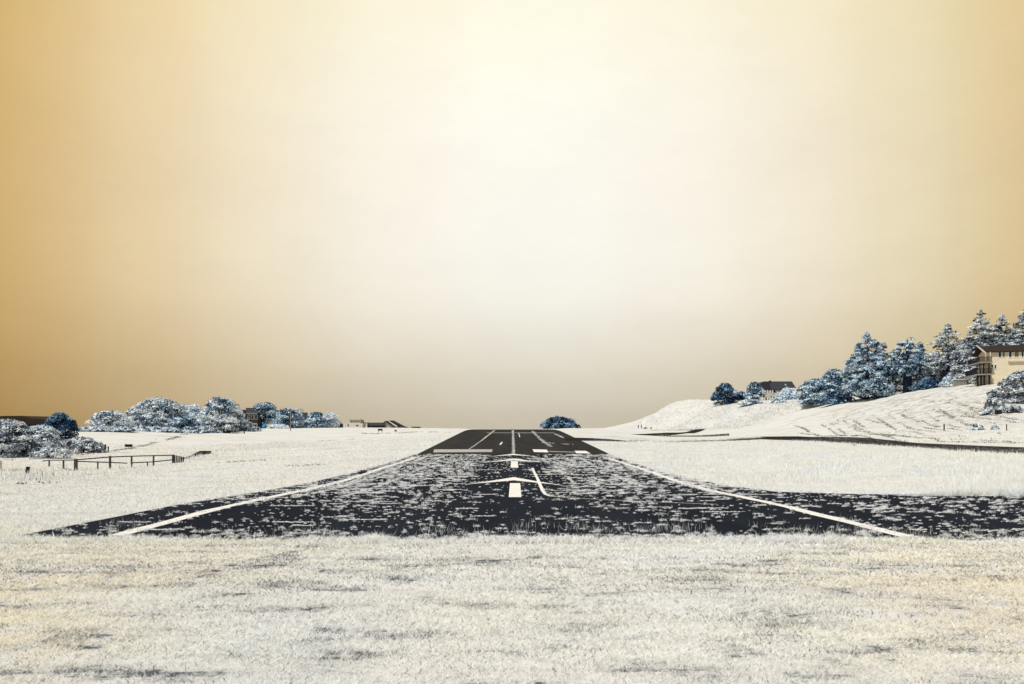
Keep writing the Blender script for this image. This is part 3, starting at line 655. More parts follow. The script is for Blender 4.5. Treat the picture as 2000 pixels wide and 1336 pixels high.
    blades('furrow_weeds', x, y, .05 + .13 * rng.rand(n), .09 + .07 * rng.rand(n), c, 1.6)
    # coarse grass hanging down the bluff face
    n = 30000; px = 1255 + 310 * rng.rand(n); Yb = 205 + 110 * rng.rand(n); x = (px - 1000) / F * Yb; y = Yb
    ok = rng.rand(n) < .25 + sstep(.42, .62, fbm((x + .5 * y) * .5, (y - .3 * x) * .1, 19, 2)); x, y = x[ok], y[ok]; n = len(x)
    blades('bluff_grass', x, y, .12 + .4 * rng.rand(n) ** 2, .12 + .10 * rng.rand(n), np.clip(grasscol(x, y, .02, .12) * (.72 + .28 * rng.rand(n, 1)), 0, .92), 1.4)
field()

# ------------------------------------------------------------------ trees and bushes
PAL = dict(  # pale, middle, dark leaf tones; dark clumps paint shade gaps into the crowns
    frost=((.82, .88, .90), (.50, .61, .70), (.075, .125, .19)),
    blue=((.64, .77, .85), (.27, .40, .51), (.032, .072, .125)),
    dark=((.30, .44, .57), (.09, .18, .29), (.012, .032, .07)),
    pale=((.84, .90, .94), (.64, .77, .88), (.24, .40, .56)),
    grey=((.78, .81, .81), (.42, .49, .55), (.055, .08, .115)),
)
def foliage(pads, lpp, ls, pal, seed, share=(.42, .33), up=.45):
    """leaf sprays on many pads; pads rows: cx cy cz rx ry rz"""
    r = np.random.RandomState(seed); pads = np.asarray(pads, float); n = len(pads) * lpp
    pi = np.repeat(np.arange(len(pads)), lpp)
    d = r.randn(n, 3); d /= np.linalg.norm(d, axis=1)[:, None]
    low = d[:, 2] < -.45; d[low, 2] *= -1
    rad = .80 + .22 * r.rand(n); spk = r.rand(n) < .22
    rad[spk] += .14 * r.rand(spk.sum())
    pos = pads[pi, :3] + d * pads[pi, 3:] * rad[:, None]
    nr = d / (pads[pi, 3:] / pads[pi, 3:4]) ; nr /= np.linalg.norm(nr, axis=1)[:, None]
    nr = nr + r.randn(n, 3) * .20 + np.array([0, 0, .12]); nr /= np.linalg.norm(nr, axis=1)[:, None]
    ax = np.cross(nr, r.randn(n, 3)); ax /= np.linalg.norm(ax, axis=1)[:, None] + 1e-9
    sp_ax = d * .9 + r.randn(n, 3) * .4 + np.array([0, 0, up]); ax[spk] = sp_ax[spk] / np.linalg.norm(sp_ax[spk], axis=1)[:, None]
    q = np.cross(ax, nr); bad = np.linalg.norm(q, axis=1) < .2; q[bad] = np.cross(ax[bad], r.randn(bad.sum(), 3)); q /= np.linalg.norm(q, axis=1)[:, None] + 1e-9
    L_ = ls * (.7 + .8 * r.rand(n)); W_ = L_ * np.where(spk, .16, .30 + .2 * r.rand(n))
    V = np.empty((n, 4, 3)); V[:, 0] = pos - ax * (L_ * .35)[:, None]; V[:, 2] = pos + ax * (L_ * .65)[:, None]
    V[:, 1] = pos + q * W_[:, None]; V[:, 3] = pos - q * W_[:, None]
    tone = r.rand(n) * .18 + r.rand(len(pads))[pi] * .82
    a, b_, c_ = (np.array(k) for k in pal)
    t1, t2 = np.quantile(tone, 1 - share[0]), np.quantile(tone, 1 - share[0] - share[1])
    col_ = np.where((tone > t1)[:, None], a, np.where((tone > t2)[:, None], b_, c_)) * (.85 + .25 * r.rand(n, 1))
    return V.reshape(-1, 3), np.repeat(np.clip(col_, 0, .92)[:, None], 4, 1).reshape(-1, 3)
def plant(name, label, cat, group, x0, x1, ytop, Y, kind, pal, seed, base=None, lean=0.0, density=1.0, trunk=None, sink=0.0, bare=None):
    r = np.random.RandomState(seed); px = (x0 + x1) / 2; X, _, zb = at(px, Y); zb -= sink
    a = (x1 - x0) / 2 / F * Y * 1.07; Ht = zat(ytop, Y) - zb
    root = empty(name, (X, Y, zb)); tag(root, label, cat, group)
    pads = []; bm = bmesh.new(); ls = .0021 * Y + .05
    dep = min(a, max(Ht * .8, a * .55))
    pr = float(np.clip(.0050 * Y, .30, 1.5))                       # size of one leaf clump
    if kind in ('dome', 'low', 'round'):
        clear = {'dome': .0, 'low': .0, 'round': .24}[kind] * Ht; hc = Ht - clear; pr = min(pr, .34 * hc)
        ph = r.rand(4) * 6.28; cut = {'dome': .30, 'low': .12, 'round': .38}[kind]
        def env(th, t):       # outline radius at height fraction t
            lump = 1 + (.20 if kind == 'low' else .14) * math.sin(2 * th + ph[0]) + .10 * math.sin(3 * th + ph[1]) + .09 * math.sin(5 * th + 7 * t + ph[2])
            if t > cut: q = math.sqrt(max(0, 1 - ((t - cut) / (1 - cut)) ** 2))
            else: q = (.80 + .20 * t / cut) if kind != 'round' else math.sqrt(max(.05, 1 - ((cut - t) / cut) ** 2))
            return q * lump * .92
        area = math.pi * a * dep * 1.1 + 2 * math.pi * (a + dep) / 2 * hc * .85
        m_ = int(np.clip(area / (math.pi * pr * pr * .50) * density, 14, 520))
        for k in range(m_):
            inner = r.rand() < .25
            t = r.rand() ** .95; th = r.rand() * 6.283; e = env(th, t) * (.55 + .3 * r.rand() if inner else .90 + .12 * r.rand())
            if r.rand() < .18: t = .80 + .2 * r.rand(); e = env(th, t) * math.sqrt(r.rand())
            sz = pr * (.65 + .7 * r.rand()); top = Ht * (.86 + (.16 if kind != 'low' else .24) * math.sin(2 * th + ph[3]) * e + .06 * r.rand()); top = min(top, Ht * 1.03)
            pads.append((e * math.cos(th) * (a - .5 * sz), e * math.sin(th) * (dep - .4 * sz), max(clear + (top - clear) * t * .97 - .25 * sz, sz * .35), sz * 1.2, sz * 1.2, sz * .68))
        pads = np.array(pads)
        tw = trunk or max(.05 * a, .10)
        if kind == 'low':
            for k in range(7):
                t = pads[r.randint(len(pads))]; tube(bm, [(t[0] * .15, t[1] * .15, -.2), (t[0] * .6, t[1] * .6, t[2] * .5), tuple(t[:3])], [.05, .035, .02], 5)
        else:
            top = (lean * a, 0, clear + (Ht - clear) * .55)
            tube(bm, [(0, 0, -.4), (r.randn() * .1 * tw, 0, clear * .6 + .1), (top[0] * .6, 0, top[2] * .6), top], [tw * 1.25, tw, tw * .75, tw * .35], 9)
            for k in range(12):
                t = pads[r.randint(len(pads))]; f_ = .25 + .35 * r.rand()
                tube(bm, [(top[0] * f_, 0, top[2] * f_ + .02 * k), (t[0] * .55, t[1] * .55, .5 * (t[2] + top[2] * f_)), tuple(t[:3])], [tw * .45, tw * .3, tw * .12], 5)
    else:
        clear = (bare if bare is not None else {'conifer': .03, 'stone': .2, 'pine': .20, 'spruce': .10}[kind]) * Ht; hc = Ht - clear
        tw = trunk or .028 * Ht; ph = r.rand(4) * 6.28
        tube(bm, [(0, 0, -.5), (0, 0, clear), (.02 * Ht * r.randn(), 0, Ht * .55), (lean * a, 0, Ht * .985)], [tw * 1.2, tw, tw * .55, .03], 9)
        def prof(t, th):
            lump = 1 + .14 * math.sin(2 * th + ph[0] + 5 * t) + .12 * math.sin(3 * th + ph[1] - 9 * t) + .08 * math.sin(17 * t + ph[2])
            if kind == 'conifer': q = min(1, .80 + 1.6 * t) * (1 - t ** 1.55) ** .95
            elif kind == 'stone': q = (.78 + .22 * math.sin(math.pi * min(1, t * 1.4))) * math.sqrt(max(0, 1 - t ** 2.4))
            elif kind == 'spruce': q = min(1, .75 + 2.2 * t) * (1 - t) ** .72
            else: q = (.50 + .55 * math.sin(math.pi * min(1, t * 1.02) ** .75)) * (1 - t ** 2.2)
            return max(.03, q * lump * .93)
        rel = {'conifer': 2.3, 'stone': 2.3, 'spruce': 2.1, 'pine': 1.05}[kind]
        m_ = int(np.clip(math.pi * a * math.hypot(a, hc) / (math.pi * pr * pr * .55) * rel * density, 40, 620))
        for k in range(m_):
            t = 1 - math.sqrt(r.rand()) if kind != 'pine' else r.rand() ** 1.1
            t = min(t, .985); th = r.rand() * 6.283; R = a * prof(t, th) * ((.80 + .25 * r.rand() if kind != 'stone' else .74 + .2 * r.rand()) if r.rand() < .72 else .35 + .4 * r.rand())
            sz = pr * (.60 + .65 * r.rand()) * (1 - .45 * t); z = clear + hc * t; R = max(0, R - .3 * sz)
            rise = ({'conifer': .10, 'stone': .10, 'pine': .25, 'spruce': .02}[kind]) * R
            p = (R * math.cos(th) + lean * a * t, R * math.sin(th), min(z + rise, Ht * .97)); fl = {'conifer': .66, 'stone': .66, 'pine': .45, 'spruce': .48}[kind]
            pads.append((*p, sz * 1.25, sz * 1.25, sz * fl))
            if k % (3 if kind in ('pine', 'spruce') else 8) == 0:
                tube(bm, [(lean * a * t, 0, z - .25 * R), (p[0] * .5, p[1] * .5, z - .08 * R), p], [tw * .26 * (1 - t) + .03, tw * .16 * (1 - t) + .02, .015], 5)
        for f_ in (.93, .965, .99) if kind != 'stone' else (): pads.append((lean * a, 0, Ht * f_, pr * (1.06 - f_) * 4, pr * (1.06 - f_) * 4, .022 * Ht))
        pads = np.array(pads)
    lpp = int(np.clip(9.0 * (np.mean(pads[:, 3]) / ls) ** 1.7 * density, 26, 150))
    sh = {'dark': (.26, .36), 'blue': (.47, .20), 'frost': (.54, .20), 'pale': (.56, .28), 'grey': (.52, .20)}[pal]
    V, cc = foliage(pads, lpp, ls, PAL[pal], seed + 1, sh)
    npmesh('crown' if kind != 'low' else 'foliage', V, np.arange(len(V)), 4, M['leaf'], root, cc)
    bmobj('trunk' if kind != 'low' else 'stem', bm, M['bark'], root, True)
    global NLEAF; NLEAF += len(V) // 4
    return root
NLEAF = 0
GL, GR, GS, GB = 'trees along the left field', 'trees on the right hill', 'conifers on the right hill', 'bushes along the left field'
plant('bush', 'big frosted bush at the left edge below the dark brown roof', 'bush', GB, -60, 68, 812, 86, 'dome', 'grey', 1, sink=.2)
plant('bush', 'pale spreading bush right of the big bush, in front of the dark round tree', 'bush', GB, 34, 122, 826, 89, 'dome', 'frost', 2, sink=.2)
plant('tree', 'dark blue rounded tree rising behind the low scrub beside the dark brown roof', 'tree', GL, 86, 150, 803, 122, 'dome', 'dark', 3)
plant('scrub', 'low dark spiky scrub reaching right from the pale spreading bush', 'bush', GB, 108, 206, 853, 93, 'low', 'grey', 4)
plant('scrub', 'ragged low scrub at the foot of the bushes near the left wood fence', 'bush', GB, 60, 132, 872, 84, 'low', 'grey', 41)
plant('tree', 'small spiky frosted tree standing alone between the dark tree and the big thicket', 'tree', GL, 180, 250, 800, 152, 'dome', 'frost', 5)
plant('scrub', 'pale low scrub in front of the small spiky frosted tree', 'bush', GB, 150, 262, 833, 143, 'low', 'frost', 6)
plant('tree', 'largest frosted spreading tree of the left thicket', 'tree', GL, 250, 366, 771, 182, 'dome', 'frost', 7)
plant('bush', 'rounded white bush in front of the largest frosted tree', 'bush', GB, 264, 330, 804, 172, 'dome', 'frost', 8)
plant('bush', 'dark hollow bush under the right side of the largest frosted tree', 'bush', GB, 322, 392, 812, 174, 'dome', 'blue', 81)
plant('tree', 'pale hazy tree between the two tallest frosted trees', 'tree', GL, 342, 402, 786, 200, 'dome', 'pale', 9)
plant('tree', 'tall windswept frosted tree immediately left of the dark shingled house', 'tree', GL, 388, 478, 771, 184, 'dome', 'frost', 10)
plant('bush', 'small flat-topped tree on a stout dark trunk before the windswept tree', 'tree', GL, 420, 466, 812, 170, 'round', 'grey', 101, trunk=.75)
plant('scrub', 'pale scrub at the left foot of the dark shingled house', 'bush', GB, 452, 500, 822, 190, 'low', 'frost', 11)
plant('tree', 'blue frosted tree immediately right of the dark shingled house', 'tree', GL, 488, 548, 783, 280, 'round', 'blue', 12)
plant('tree', 'rounded blue tree behind the wooden pole', 'tree', GL, 538, 594, 796, 262, 'dome', 'blue', 13)
plant('tree', 'round blue tree right of the small dark roof', 'tree', GL, 597, 638, 804, 246, 'dome', 'blue', 14)
plant('tree', 'pale light-blue tree nearest to the far cream building', 'tree', GL, 628, 660, 804, 250, 'dome', 'pale', 15)
plant('scrub', 'long pale scrub along the foot of the left thicket', 'bush', GB, 252, 350, 834, 166, 'low', 'frost', 71)
plant('scrub', 'pale scrub between the thicket and the stout dark trunk', 'bush', GB, 372, 428, 832, 172, 'low', 'frost', 72)
plant('scrub', 'flat grey scrub just left of the brown utility box', 'bush', None, 1914, 1942, 796, 126, 'low', 'grey', 74)
plant('scrub', 'ragged grey scrub right of the brown utility box at the picture edge', 'bush', None, 1962, 1996, 790, 124, 'low', 'grey', 75)
plant('hedge', 'low pale hedge beneath the blue trees left of the wooden pole', 'hedge', None, 528, 562, 829, 240, 'low', 'pale', 16)
plant('bush', 'dark blue windswept bush alone on the horizon right of the runway', 'bush', None, 1064, 1124, 814, 238, 'low', 'dark', 17, density=1.5)
plant('tree', 'dark round tree nearest the edge of the bluff', 'tree', GR, 1393, 1437, 746, 268, 'dome', 'dark', 20)
plant('bush', 'smaller dark bush at the right foot of the round tree on the bluff', 'bush', None, 1430, 1462, 765, 268, 'dome', 'dark', 21)
plant('tree', 'upright frosted tree touching the left gable of the white house', 'tree', GR, 1459, 1490, 744, 262, 'dome', 'blue', 22)
plant('bush', 'low arching pale bush on the bluff in front of the upright tree', 'bush', None, 1446, 1488, 781, 250, 'low', 'frost', 23)
plant('bush', 'pale billowing bush in front of the white house', 'bush', None, 1516, 1564, 757, 250, 'dome', 'pale', 24)
plant('bush', 'low pale bush at the front left corner of the white house', 'bush', None, 1505, 1535, 776, 244, 'low', 'pale', 241)
plant('tree', 'broad dark blue tree right of the pale billowing bush', 'tree', GR, 1556, 1642, 737, 205, 'dome', 'blue', 25)
plant('tree', 'blue tree rising behind the broad dark blue one', 'tree', GR, 1602, 1656, 715, 214, 'dome', 'blue', 26)
plant('bush', 'grey-blue undergrowth at the left foot of the tallest dark conifer', 'bush', None, 1604, 1668, 764, 194, 'low', 'dark', 27)
plant('conifer', 'tallest dark blue conifer with a pointed top on the right hill', 'conifer', GS, 1644, 1744, 649, 188, 'conifer', 'blue', 28)
plant('pine', 'greyer ragged pine close behind the right side of the tallest dark conifer', 'pine', GS, 1700, 1748, 668, 197, 'pine', 'grey', 29, density=1.5)
plant('conifer', 'round-topped conifer on a thick dark trunk right of the tallest one', 'conifer', GS, 1736, 1808, 658, 184, 'stone', 'blue', 30, trunk=.95, bare=.27)
plant('pine', 'narrow ragged pine leaning on the right of the round-topped conifer', 'pine', GS, 1776, 1818, 669, 190, 'pine', 'grey', 31, density=1.6, bare=.05)
plant('pine', 'open airy pine with a thin visible trunk, left of the decks', 'pine', GS, 1810, 1892, 632, 184, 'pine', 'grey', 32)
plant('spruce', 'tall spruce with a bare tip behind the decks of the cream house', 'spruce', GS, 1866, 1966, 607, 188, 'spruce', 'grey', 33)
plant('spruce', 'spruce behind the roof of the cream house, second from the picture edge', 'spruce', GS, 1918, 1998, 615, 190, 'spruce', 'grey', 34)
plant('spruce', 'spruce at the right picture edge rising behind the brown roof', 'spruce', GS, 1952, 2050, 606, 186, 'spruce', 'grey', 35)
plant('tree', 'bushy tree half hidden left of the decks of the cream house', 'tree', GR, 1858, 1920, 690, 178, 'dome', 'grey', 36)
plant('tree', 'low frosted tree behind the open airy pine', 'tree', GR, 1806, 1874, 700, 192, 'dome', 'grey', 37)
plant('tree', 'grey tree filling the gap behind the thick trunk of the round-topped conifer', 'tree', GR, 1704, 1796, 688, 204, 'dome', 'grey', 61)
plant('tree', 'grey tree filling the gap below and behind the narrow ragged pine', 'tree', GR, 1774, 1852, 686, 207, 'dome', 'grey', 62)
plant('tree', 'grey tree behind the bushy tree beside the decks', 'tree', GR, 1842, 1926, 664, 206, 'dome', 'grey', 63)
plant('tree', 'broad grey tree behind the brown roof, under the spruces', 'tree', GR, 1922, 2050, 642, 208, 'dome', 'grey', 64)
plant('bush', 'dark bush right of the thick trunk of the round-topped conifer', 'bush', None, 1790, 1836, 736, 178, 'low', 'dark', 38)
plant('bush', 'small pale blue bush at the end of the white ledge below the pines', 'bush', None, 1842, 1866, 735, 168, 'dome', 'pale', 39)
plant('bush', 'big dark bush in front of the cream house at the right edge', 'bush', None, 1964, 2050, 718, 134, 'dome', 'grey', 42)
plant('scrub', 'frosted scrub heaped below the cream wall, left of the big dark bush', 'bush', None, 1930, 1976, 757, 138, 'low', 'grey', 43)
plant('scrub', 'sparse low scrub trailing down the slope below the cream house', 'bush', None, 1926, 1962, 776, 128, 'low', 'grey', 44)
plant('scrub', 'little weedy shrub beside the taller post on the right verge', 'bush', None, 1900, 1920, 828, 104, 'low', 'frost', 45)
plant('scrub', 'little pale shrub between the two short posts on the right verge', 'bush', None, 1936, 1950, 832, 103, 'low', 'frost', 46)
print('leaves', NLEAF)

# ------------------------------------------------------------------ buildings
def house(name, label, cat, cx, Y, rz=0, basepy=None, group=None):
    x, y, z = at(cx, Y); z = zat(basepy, Y) if basepy else z
    o = empty(name, (x, y, z), rz); tag(o, label, cat, group); s = Y / F
    zb = basepy if basepy else HZ + (EYE - z) / s
    return o, (lambda px: (px - cx) * s), (lambda py: (zb - py) * s)
def window(parent, x0, x1, z0, z1, y, glass='glass', fw=.10, bars=0, frame='white'):
    """frame and pane in a wall that faces -Y at depth y"""
    bm = bmesh.new()
    box(bm, x0 - fw, x0, y - .07, y + .02, z0 - fw, z1 + fw); box(bm, x1, x1 + fw, y - .07, y + .02, z0 - fw, z1 + fw)
    box(bm, x0, x1, y - .07, y + .02, z0 - fw, z0); box(bm, x0, x1, y - .07, y + .02, z1, z1 + fw)
    for k in range(bars):
        xm = x0 + (x1 - x0) * (k + 1) / (bars + 1); box(bm, xm - .04, xm + .04, y - .065, y + .02, z0, z1)
    w_ = bmobj('window', bm, M[frame], parent)
    bm = bmesh.new(); box(bm, x0, x1, y - .025, y + .01, z0, z1); bmobj('pane', bm, M[glass], w_)
    return w_
def gable(bm, x0, x1, y0, y1, ze, zr, over=.4, th=.18, xr=None):
    """gable roof, ridge along X; two slabs"""
    ym = (y0 + y1) / 2; sl = (zr - ze) / (ym - y0)
    for s, ya in ((-1, y0 - over), (1, y1 + over)):
        zE = ze - sl * over
        prism(bm, [(x0 - over, ya, zE), (x0 - over, ym, zr), (x0 - over, ym, zr + th), (x0 - over, ya, zE + th)], (x1 - x0 + 2 * over, 0, 0))
def gable_walls(bm, x0, x1, y0, y1, z0, ze, zr):
    ym = (y0 + y1) / 2
    prism(bm, [(x0, y0, z0), (x0, y1, z0), (x0, y1, ze), (x0, ym, zr), (x0, y0, ze)], (x1 - x0, 0, 0))

# cream house on the hill
hs, hx, hz = house('cream_house', 'cream stucco house with brown roof and stacked decks at the right edge of the hill', 'house', 1936, 158, math.radians(-17), 756)
bm = bmesh.new(); gable_walls(bm, hx(1936), hx(2075), 0, 8.5, -2.0, hz(687.5), hz(673)); bmobj('wall', bm, M['stucco'], hs)
bm = bmesh.new(); gable(bm, hx(1929), hx(2077), 0, 8.5, hz(687.5), hz(673.5), .45, .22); rf = bmobj('roof', bm, M['roofbrown'], hs)
bm = bmesh.new()   # white barge boards on the left gable
xa = hx(1929) - .50
sl = (hz(673.5) - hz(687.5)) / 4.25
prism(bm, [(xa - .08, -.52, hz(687.5) - .5 * sl - .12), (xa - .08, 4.25, hz(673.5) - .06), (xa - .08, 4.25, hz(673.5) + .26), (xa - .08, -.52, hz(687.5) - .5 * sl + .24)], (.07, 0, 0)); bmobj('barge_board', bm, M['white'], hs)
window(hs, hx(1948.5), hx(1952.5), hz(698), hz(688.8), 0); window(hs, hx(1955), hx(1959), hz(698), hz(688.8), 0, 'tanglass')
window(hs, hx(1966), hx(1970), hz(698.6), hz(688.6), 0, fw=.16); window(hs, hx(1975), hx(1982), hz(698.6), hz(688.6), 0, 'tanglass', .16); window(hs, hx(1987), hx(1990), hz(698.6), hz(688.6), 0, fw=.16)
window(hs, hx(2020), hx(2032), hz(698.6), hz(688.6), 0, bars=1); window(hs, hx(2020), hx(2030), hz(730), hz(718), 0, bars=1)
bm = bmesh.new(); box(bm, hx(1964), hx(1990), -.38, -.002, hz(707.4), hz(705)); box(bm, hx(1966), hx(1988), -.26, -.002, hz(708.4), hz(707.4) - .004); bmobj('window_box', bm, M['cream'], hs)
window(hs, hx(1941.6), hx(1944.2), hz(720), hz(713), 0, fw=.14)
bm = bmesh.new(); box(bm, hx(1936.6), hx(1938.4), -.35, -.002, hz(717), hz(713.5)); box(bm, hx(1937), hx(1938), -.28, -.06, hz(713.5) + .002, hz(712)); bmobj('wall_lamp', bm, M['black'], hs)
def deck(ztop, x0, x1, rail_h, rail_dark):
    d = bmesh.new(); box(d, x0, x1, -1.2, 7.5, ztop - .28, ztop); o = bmobj('deck', d, M['stone'], hs)
    d = bmesh.new(); e = x0 + .06
    box(d, e - .04, x1 - .1, -1.16, -1.08, ztop + rail_h - .09, ztop + rail_h); box(d, e - .04, e + .04, -1.07, 7.4, ztop + rail_h - .09, ztop + rail_h)
    for k in range(14):
        xk = e + (x1 - .2 - e) * k / 13; box(d, xk - .035, xk + .035, -1.15, -1.09, ztop + .002, ztop + rail_h - .092)
    for k in range(26):
        yk = -.9 + 8.2 * k / 25; box(d, e - .03, e + .03, yk - .05, yk + .05, ztop + .002, ztop + rail_h - .092)
    bmobj('railing', d, M['wood_dark'], o)
deck(hz(730.5), hx(1909), hx(1935.4), 1.2, True); deck(hz(707), hx(1913), hx(1935.4), 1.1, True)
for xq in (1911, 1916.5, 1922, 1930.5):
    bm = bmesh.new(); box(bm, hx(xq) - .14, hx(xq) + .14, -.98, -.70, -2.5, hz(730.5) - .29); bmobj('post', bm, M['black'], hs)
for xq in (1914.5, 1921, 1930):
    bm = bmesh.new(); box(bm, hx(xq) - .10, hx(xq) + .10, -.96, -.76, hz(730.5) + .003, hz(707) - .29); bmobj('post', bm, M['wood_dark'], hs)
for xq in (1925, 1933):
    bm = bmesh.new(); box(bm, hx(xq) - .09, hx(xq) + .09, -.6, -.42, hz(707) + .003, hz(688)); bmobj('post', bm, M['cream'], hs)
bm = bmesh.new(); a0 = Vector((hx(1911), -.9, hz(731))); a1 = Vector((hx(1889), -.9, hz(742)))
for yo in (0, 1.0): beam(bm, a0 + Vector((0, yo, 0)), a1 + Vector((0, yo, 0)), .12, .3)
for k in range(9):
    p = a0.lerp(a1, (k + .5) / 9); box(bm, p.x - .14, p.x + .14, p.y + .07, p.y + .93, p.z - .03, p.z + .03)
bmobj('staircase', bm, M['stone'], hs)
# white low retaining ledge below the pines
led = empty('ledge_wall', at(1880, 166)); tag(led, 'white low retaining ledge under the pines left of the decks', 'wall')
s = 166 / F; bm = bmesh.new(); box(bm, -18 * s, 10 * s, -.3, .3, -.6, 1.2); bmobj('wall', bm, M['stone'], led)
bm = bmesh.new(); box(bm, -18.6 * s, 10.6 * s, -.42, .42, 1.203, 1.42); bmobj('coping', bm, M['white'], led)

# white house on the bluff
wh, hx, hz = house('white_house', 'white two-storey house with a dark grey roof behind bushes on the bluff', 'house', 1522, 272, 0, 791)
bm = bmesh.new(); gable_walls(bm, hx(1501), hx(1553), 0, 9, -1.5, hz(761), hz(746)); bmobj('wall', bm, M['cream'], wh)
bm = bmesh.new(); gable(bm, hx(1502.5), hx(1552), 0, 9, hz(760), hz(744.6), .7, .25); rf = bmobj('roof', bm, M['roofgrey'], wh)
bm = bmesh.new(); box(bm, hx(1509.5), hx(1513), 3.6, 4.4, hz(746), hz(742)); bmobj('chimney', bm, M['roofgrey'], rf)
bm = bmesh.new(); box(bm, hx(1537), hx(1539.4), 1.9, 2.3, hz(752.5), hz(749.4)); bmobj('skylight', bm, M['white'], rf)
# wing on the left, its dark gable face turned to us
bm = bmesh.new(); prism(bm, [(hx(1489.5), -.6, -1.5), (hx(1502), -.6, -1.5), (hx(1502), -.6, hz(763)), (hx(1489.5), -.6, hz(763))], (0, 7.4, 0)); bmobj('wing_wall', bm, M['cream'], wh)
bm = bmesh.new(); prism(bm, [(hx(1485.5), -1.0, hz(746.4)), (hx(1500.5), -1.0, hz(746.4)), (hx(1502.5), -1.0, hz(752)), (hx(1502.5), -1.0, hz(763.4) + .1), (hx(1489), -1.0, hz(763.4) + .1)], (0, 8, 0)); bmobj('wing_roof', bm, M['roofgrey'], wh)
for xq in (1488.6, 1493.8, 1499, 1504):
    bm = bmesh.new(); box(bm, hx(xq) - .17, hx(xq) + .17, -2.9, -2.56, -1.5, hz(763)); bmobj('column', bm, M['white'], wh)
bm = bmesh.new(); box(bm, hx(1487.5), hx(1517), -3.0, -1.1, hz(774), hz(772.4)); bl_ = bmobj('balcony', bm, M['cream'], wh)
bm = bmesh.new(); box(bm, hx(1487.5), hx(1517), -3.05, -2.95, hz(768.6), hz(768));
for k in range(24): xk = hx(1487.8) + (hx(1516.7) - hx(1487.8)) * k / 23; box(bm, xk - .03, xk + .03, -3.03, -2.97, hz(772.4) + .002, hz(768.6) - .002)
bmobj('railing', bm, M['white'], bl_)
for x0, x1, z0, z1 in ((1510, 1514.6, 768.6, 761.8), (1521.5, 1525, 767, 763.2), (1532.5, 1536.5, 767, 763.2), (1507, 1509, 768, 762.5), (1509, 1513.5, 781.5, 775.5), (1519, 1524, 783, 776), (1540, 1544, 767, 763.2)):
    window(wh, hx(x0), hx(x1), hz(z0), hz(z1), 0, fw=.12)
for x0, x1, z0, z1 in ((1492, 1496, 771.5, 765), (1492, 1497, 786, 776)): window(wh, hx(x0), hx(x1), hz(z0), hz(z1), -.6, fw=.12)

# dark shingled house on the left
dh, hx, hz = house('shingled_house', 'narrow two-storey dark shingled house among the left trees', 'house', 490, 272, math.radians(0), 841)
bm = bmesh.new(); prism(bm, [(hx(474), 0, -1), (hx(503), 0, -1), (hx(503), 0, hz(809)), (hx(484), 0, hz(809)), (hx(474), 0, hz(800))], (0, 7, 0)); bmobj('wall', bm, M['shingle'], dh)
bm = bmesh.new(); prism(bm, [(hx(482), -.7, hz(808.6)), (hx(504.8), -.7, hz(808.6)), (hx(492), 5.6, hz(797.4)), (hx(469.5), 5.6, hz(797.4))], (0, .1, .34)); rf = bmobj('roof', bm, M['roofgrey'], dh)
bm = bmesh.new(); beam(bm, (hx(482.5), -.82, hz(807.5)), (hx(504.5), -.82, hz(807.5)), .14, .3); bmobj('fascia', bm, M['stone'], dh)
for x0, x1, z0, z1 in ((484.8, 487.6, 818.6, 810.6), (491.6, 495.4, 818.6, 810.6), (498, 502, 818.6, 810.6), (493, 496.6, 838, 827.5), (499, 501.6, 836, 828)):
    window(dh, hx(x0), hx(x1), hz(z0), hz(z1), 0, fw=.16, frame='cream')
# far houses seen over the trees
ph, hx, hz = house('pale_house', 'pale flat-topped house whose white top shows above the blue trees', 'house', 578, 300, 0, 840)
bm = bmesh.new(); box(bm, hx(570), hx(586), 0, 6, -1.5, hz(799.6)); bmobj('wall', bm, M['white'], ph)
bm = bmesh.new(); box(bm, hx(569), hx(583), -.35, 6.3, hz(799.6) + .003, hz(797.4)); bmobj('roof', bm, M['white'], ph)
window(ph, hx(574), hx(578), hz(808), hz(803), 0)
sh_, hx, hz = house('dark_roofed_house', 'small house with a dark flared roof between two blue trees', 'house', 593, 285, 0, 840)
bm = bmesh.new(); box(bm, hx(589.5), hx(599), 0, 5, -1.5, hz(820)); bmobj('wall', bm, M['wood'], sh_)
bm = bmesh.new(); prism(bm, [(hx(588), -.5, hz(820) + .004), (hx(601), -.5, hz(820) + .004), (hx(598.6), 1.6, hz(807)), (hx(586), 1.6, hz(807))], (0, .12, .3)); bmobj('roof', bm, M['roofgrey'], sh_)
window(sh_, hx(592.5), hx(595), hz(830), hz(823), 0)
bh, hx, hz = house('brown_roofed_house', 'dark brown low-pitched roof of a house hidden behind the left bushes', 'house', 40, 150, 0, 838)
bm = bmesh.new(); box(bm, hx(-60), hx(92), 0, 9, -2, hz(826)); bmobj('wall', bm, M['wood_dark'], bh)
bm = bmesh.new(); prism(bm, [(hx(-70), -.6, hz(829)), (hx(97), -.6, hz(829)), (hx(95), -.6, hz(819.5)), (hx(66), -.6, hz(817.6)), (hx(46), -.6, hz(812.2)), (hx(10), -.6, hz(812.4)), (hx(-30), -.6, hz(816)), (hx(-70), -.6, hz(816))], (0, 10, 0)); bmobj('roof', bm, M['roofbrown'], bh)

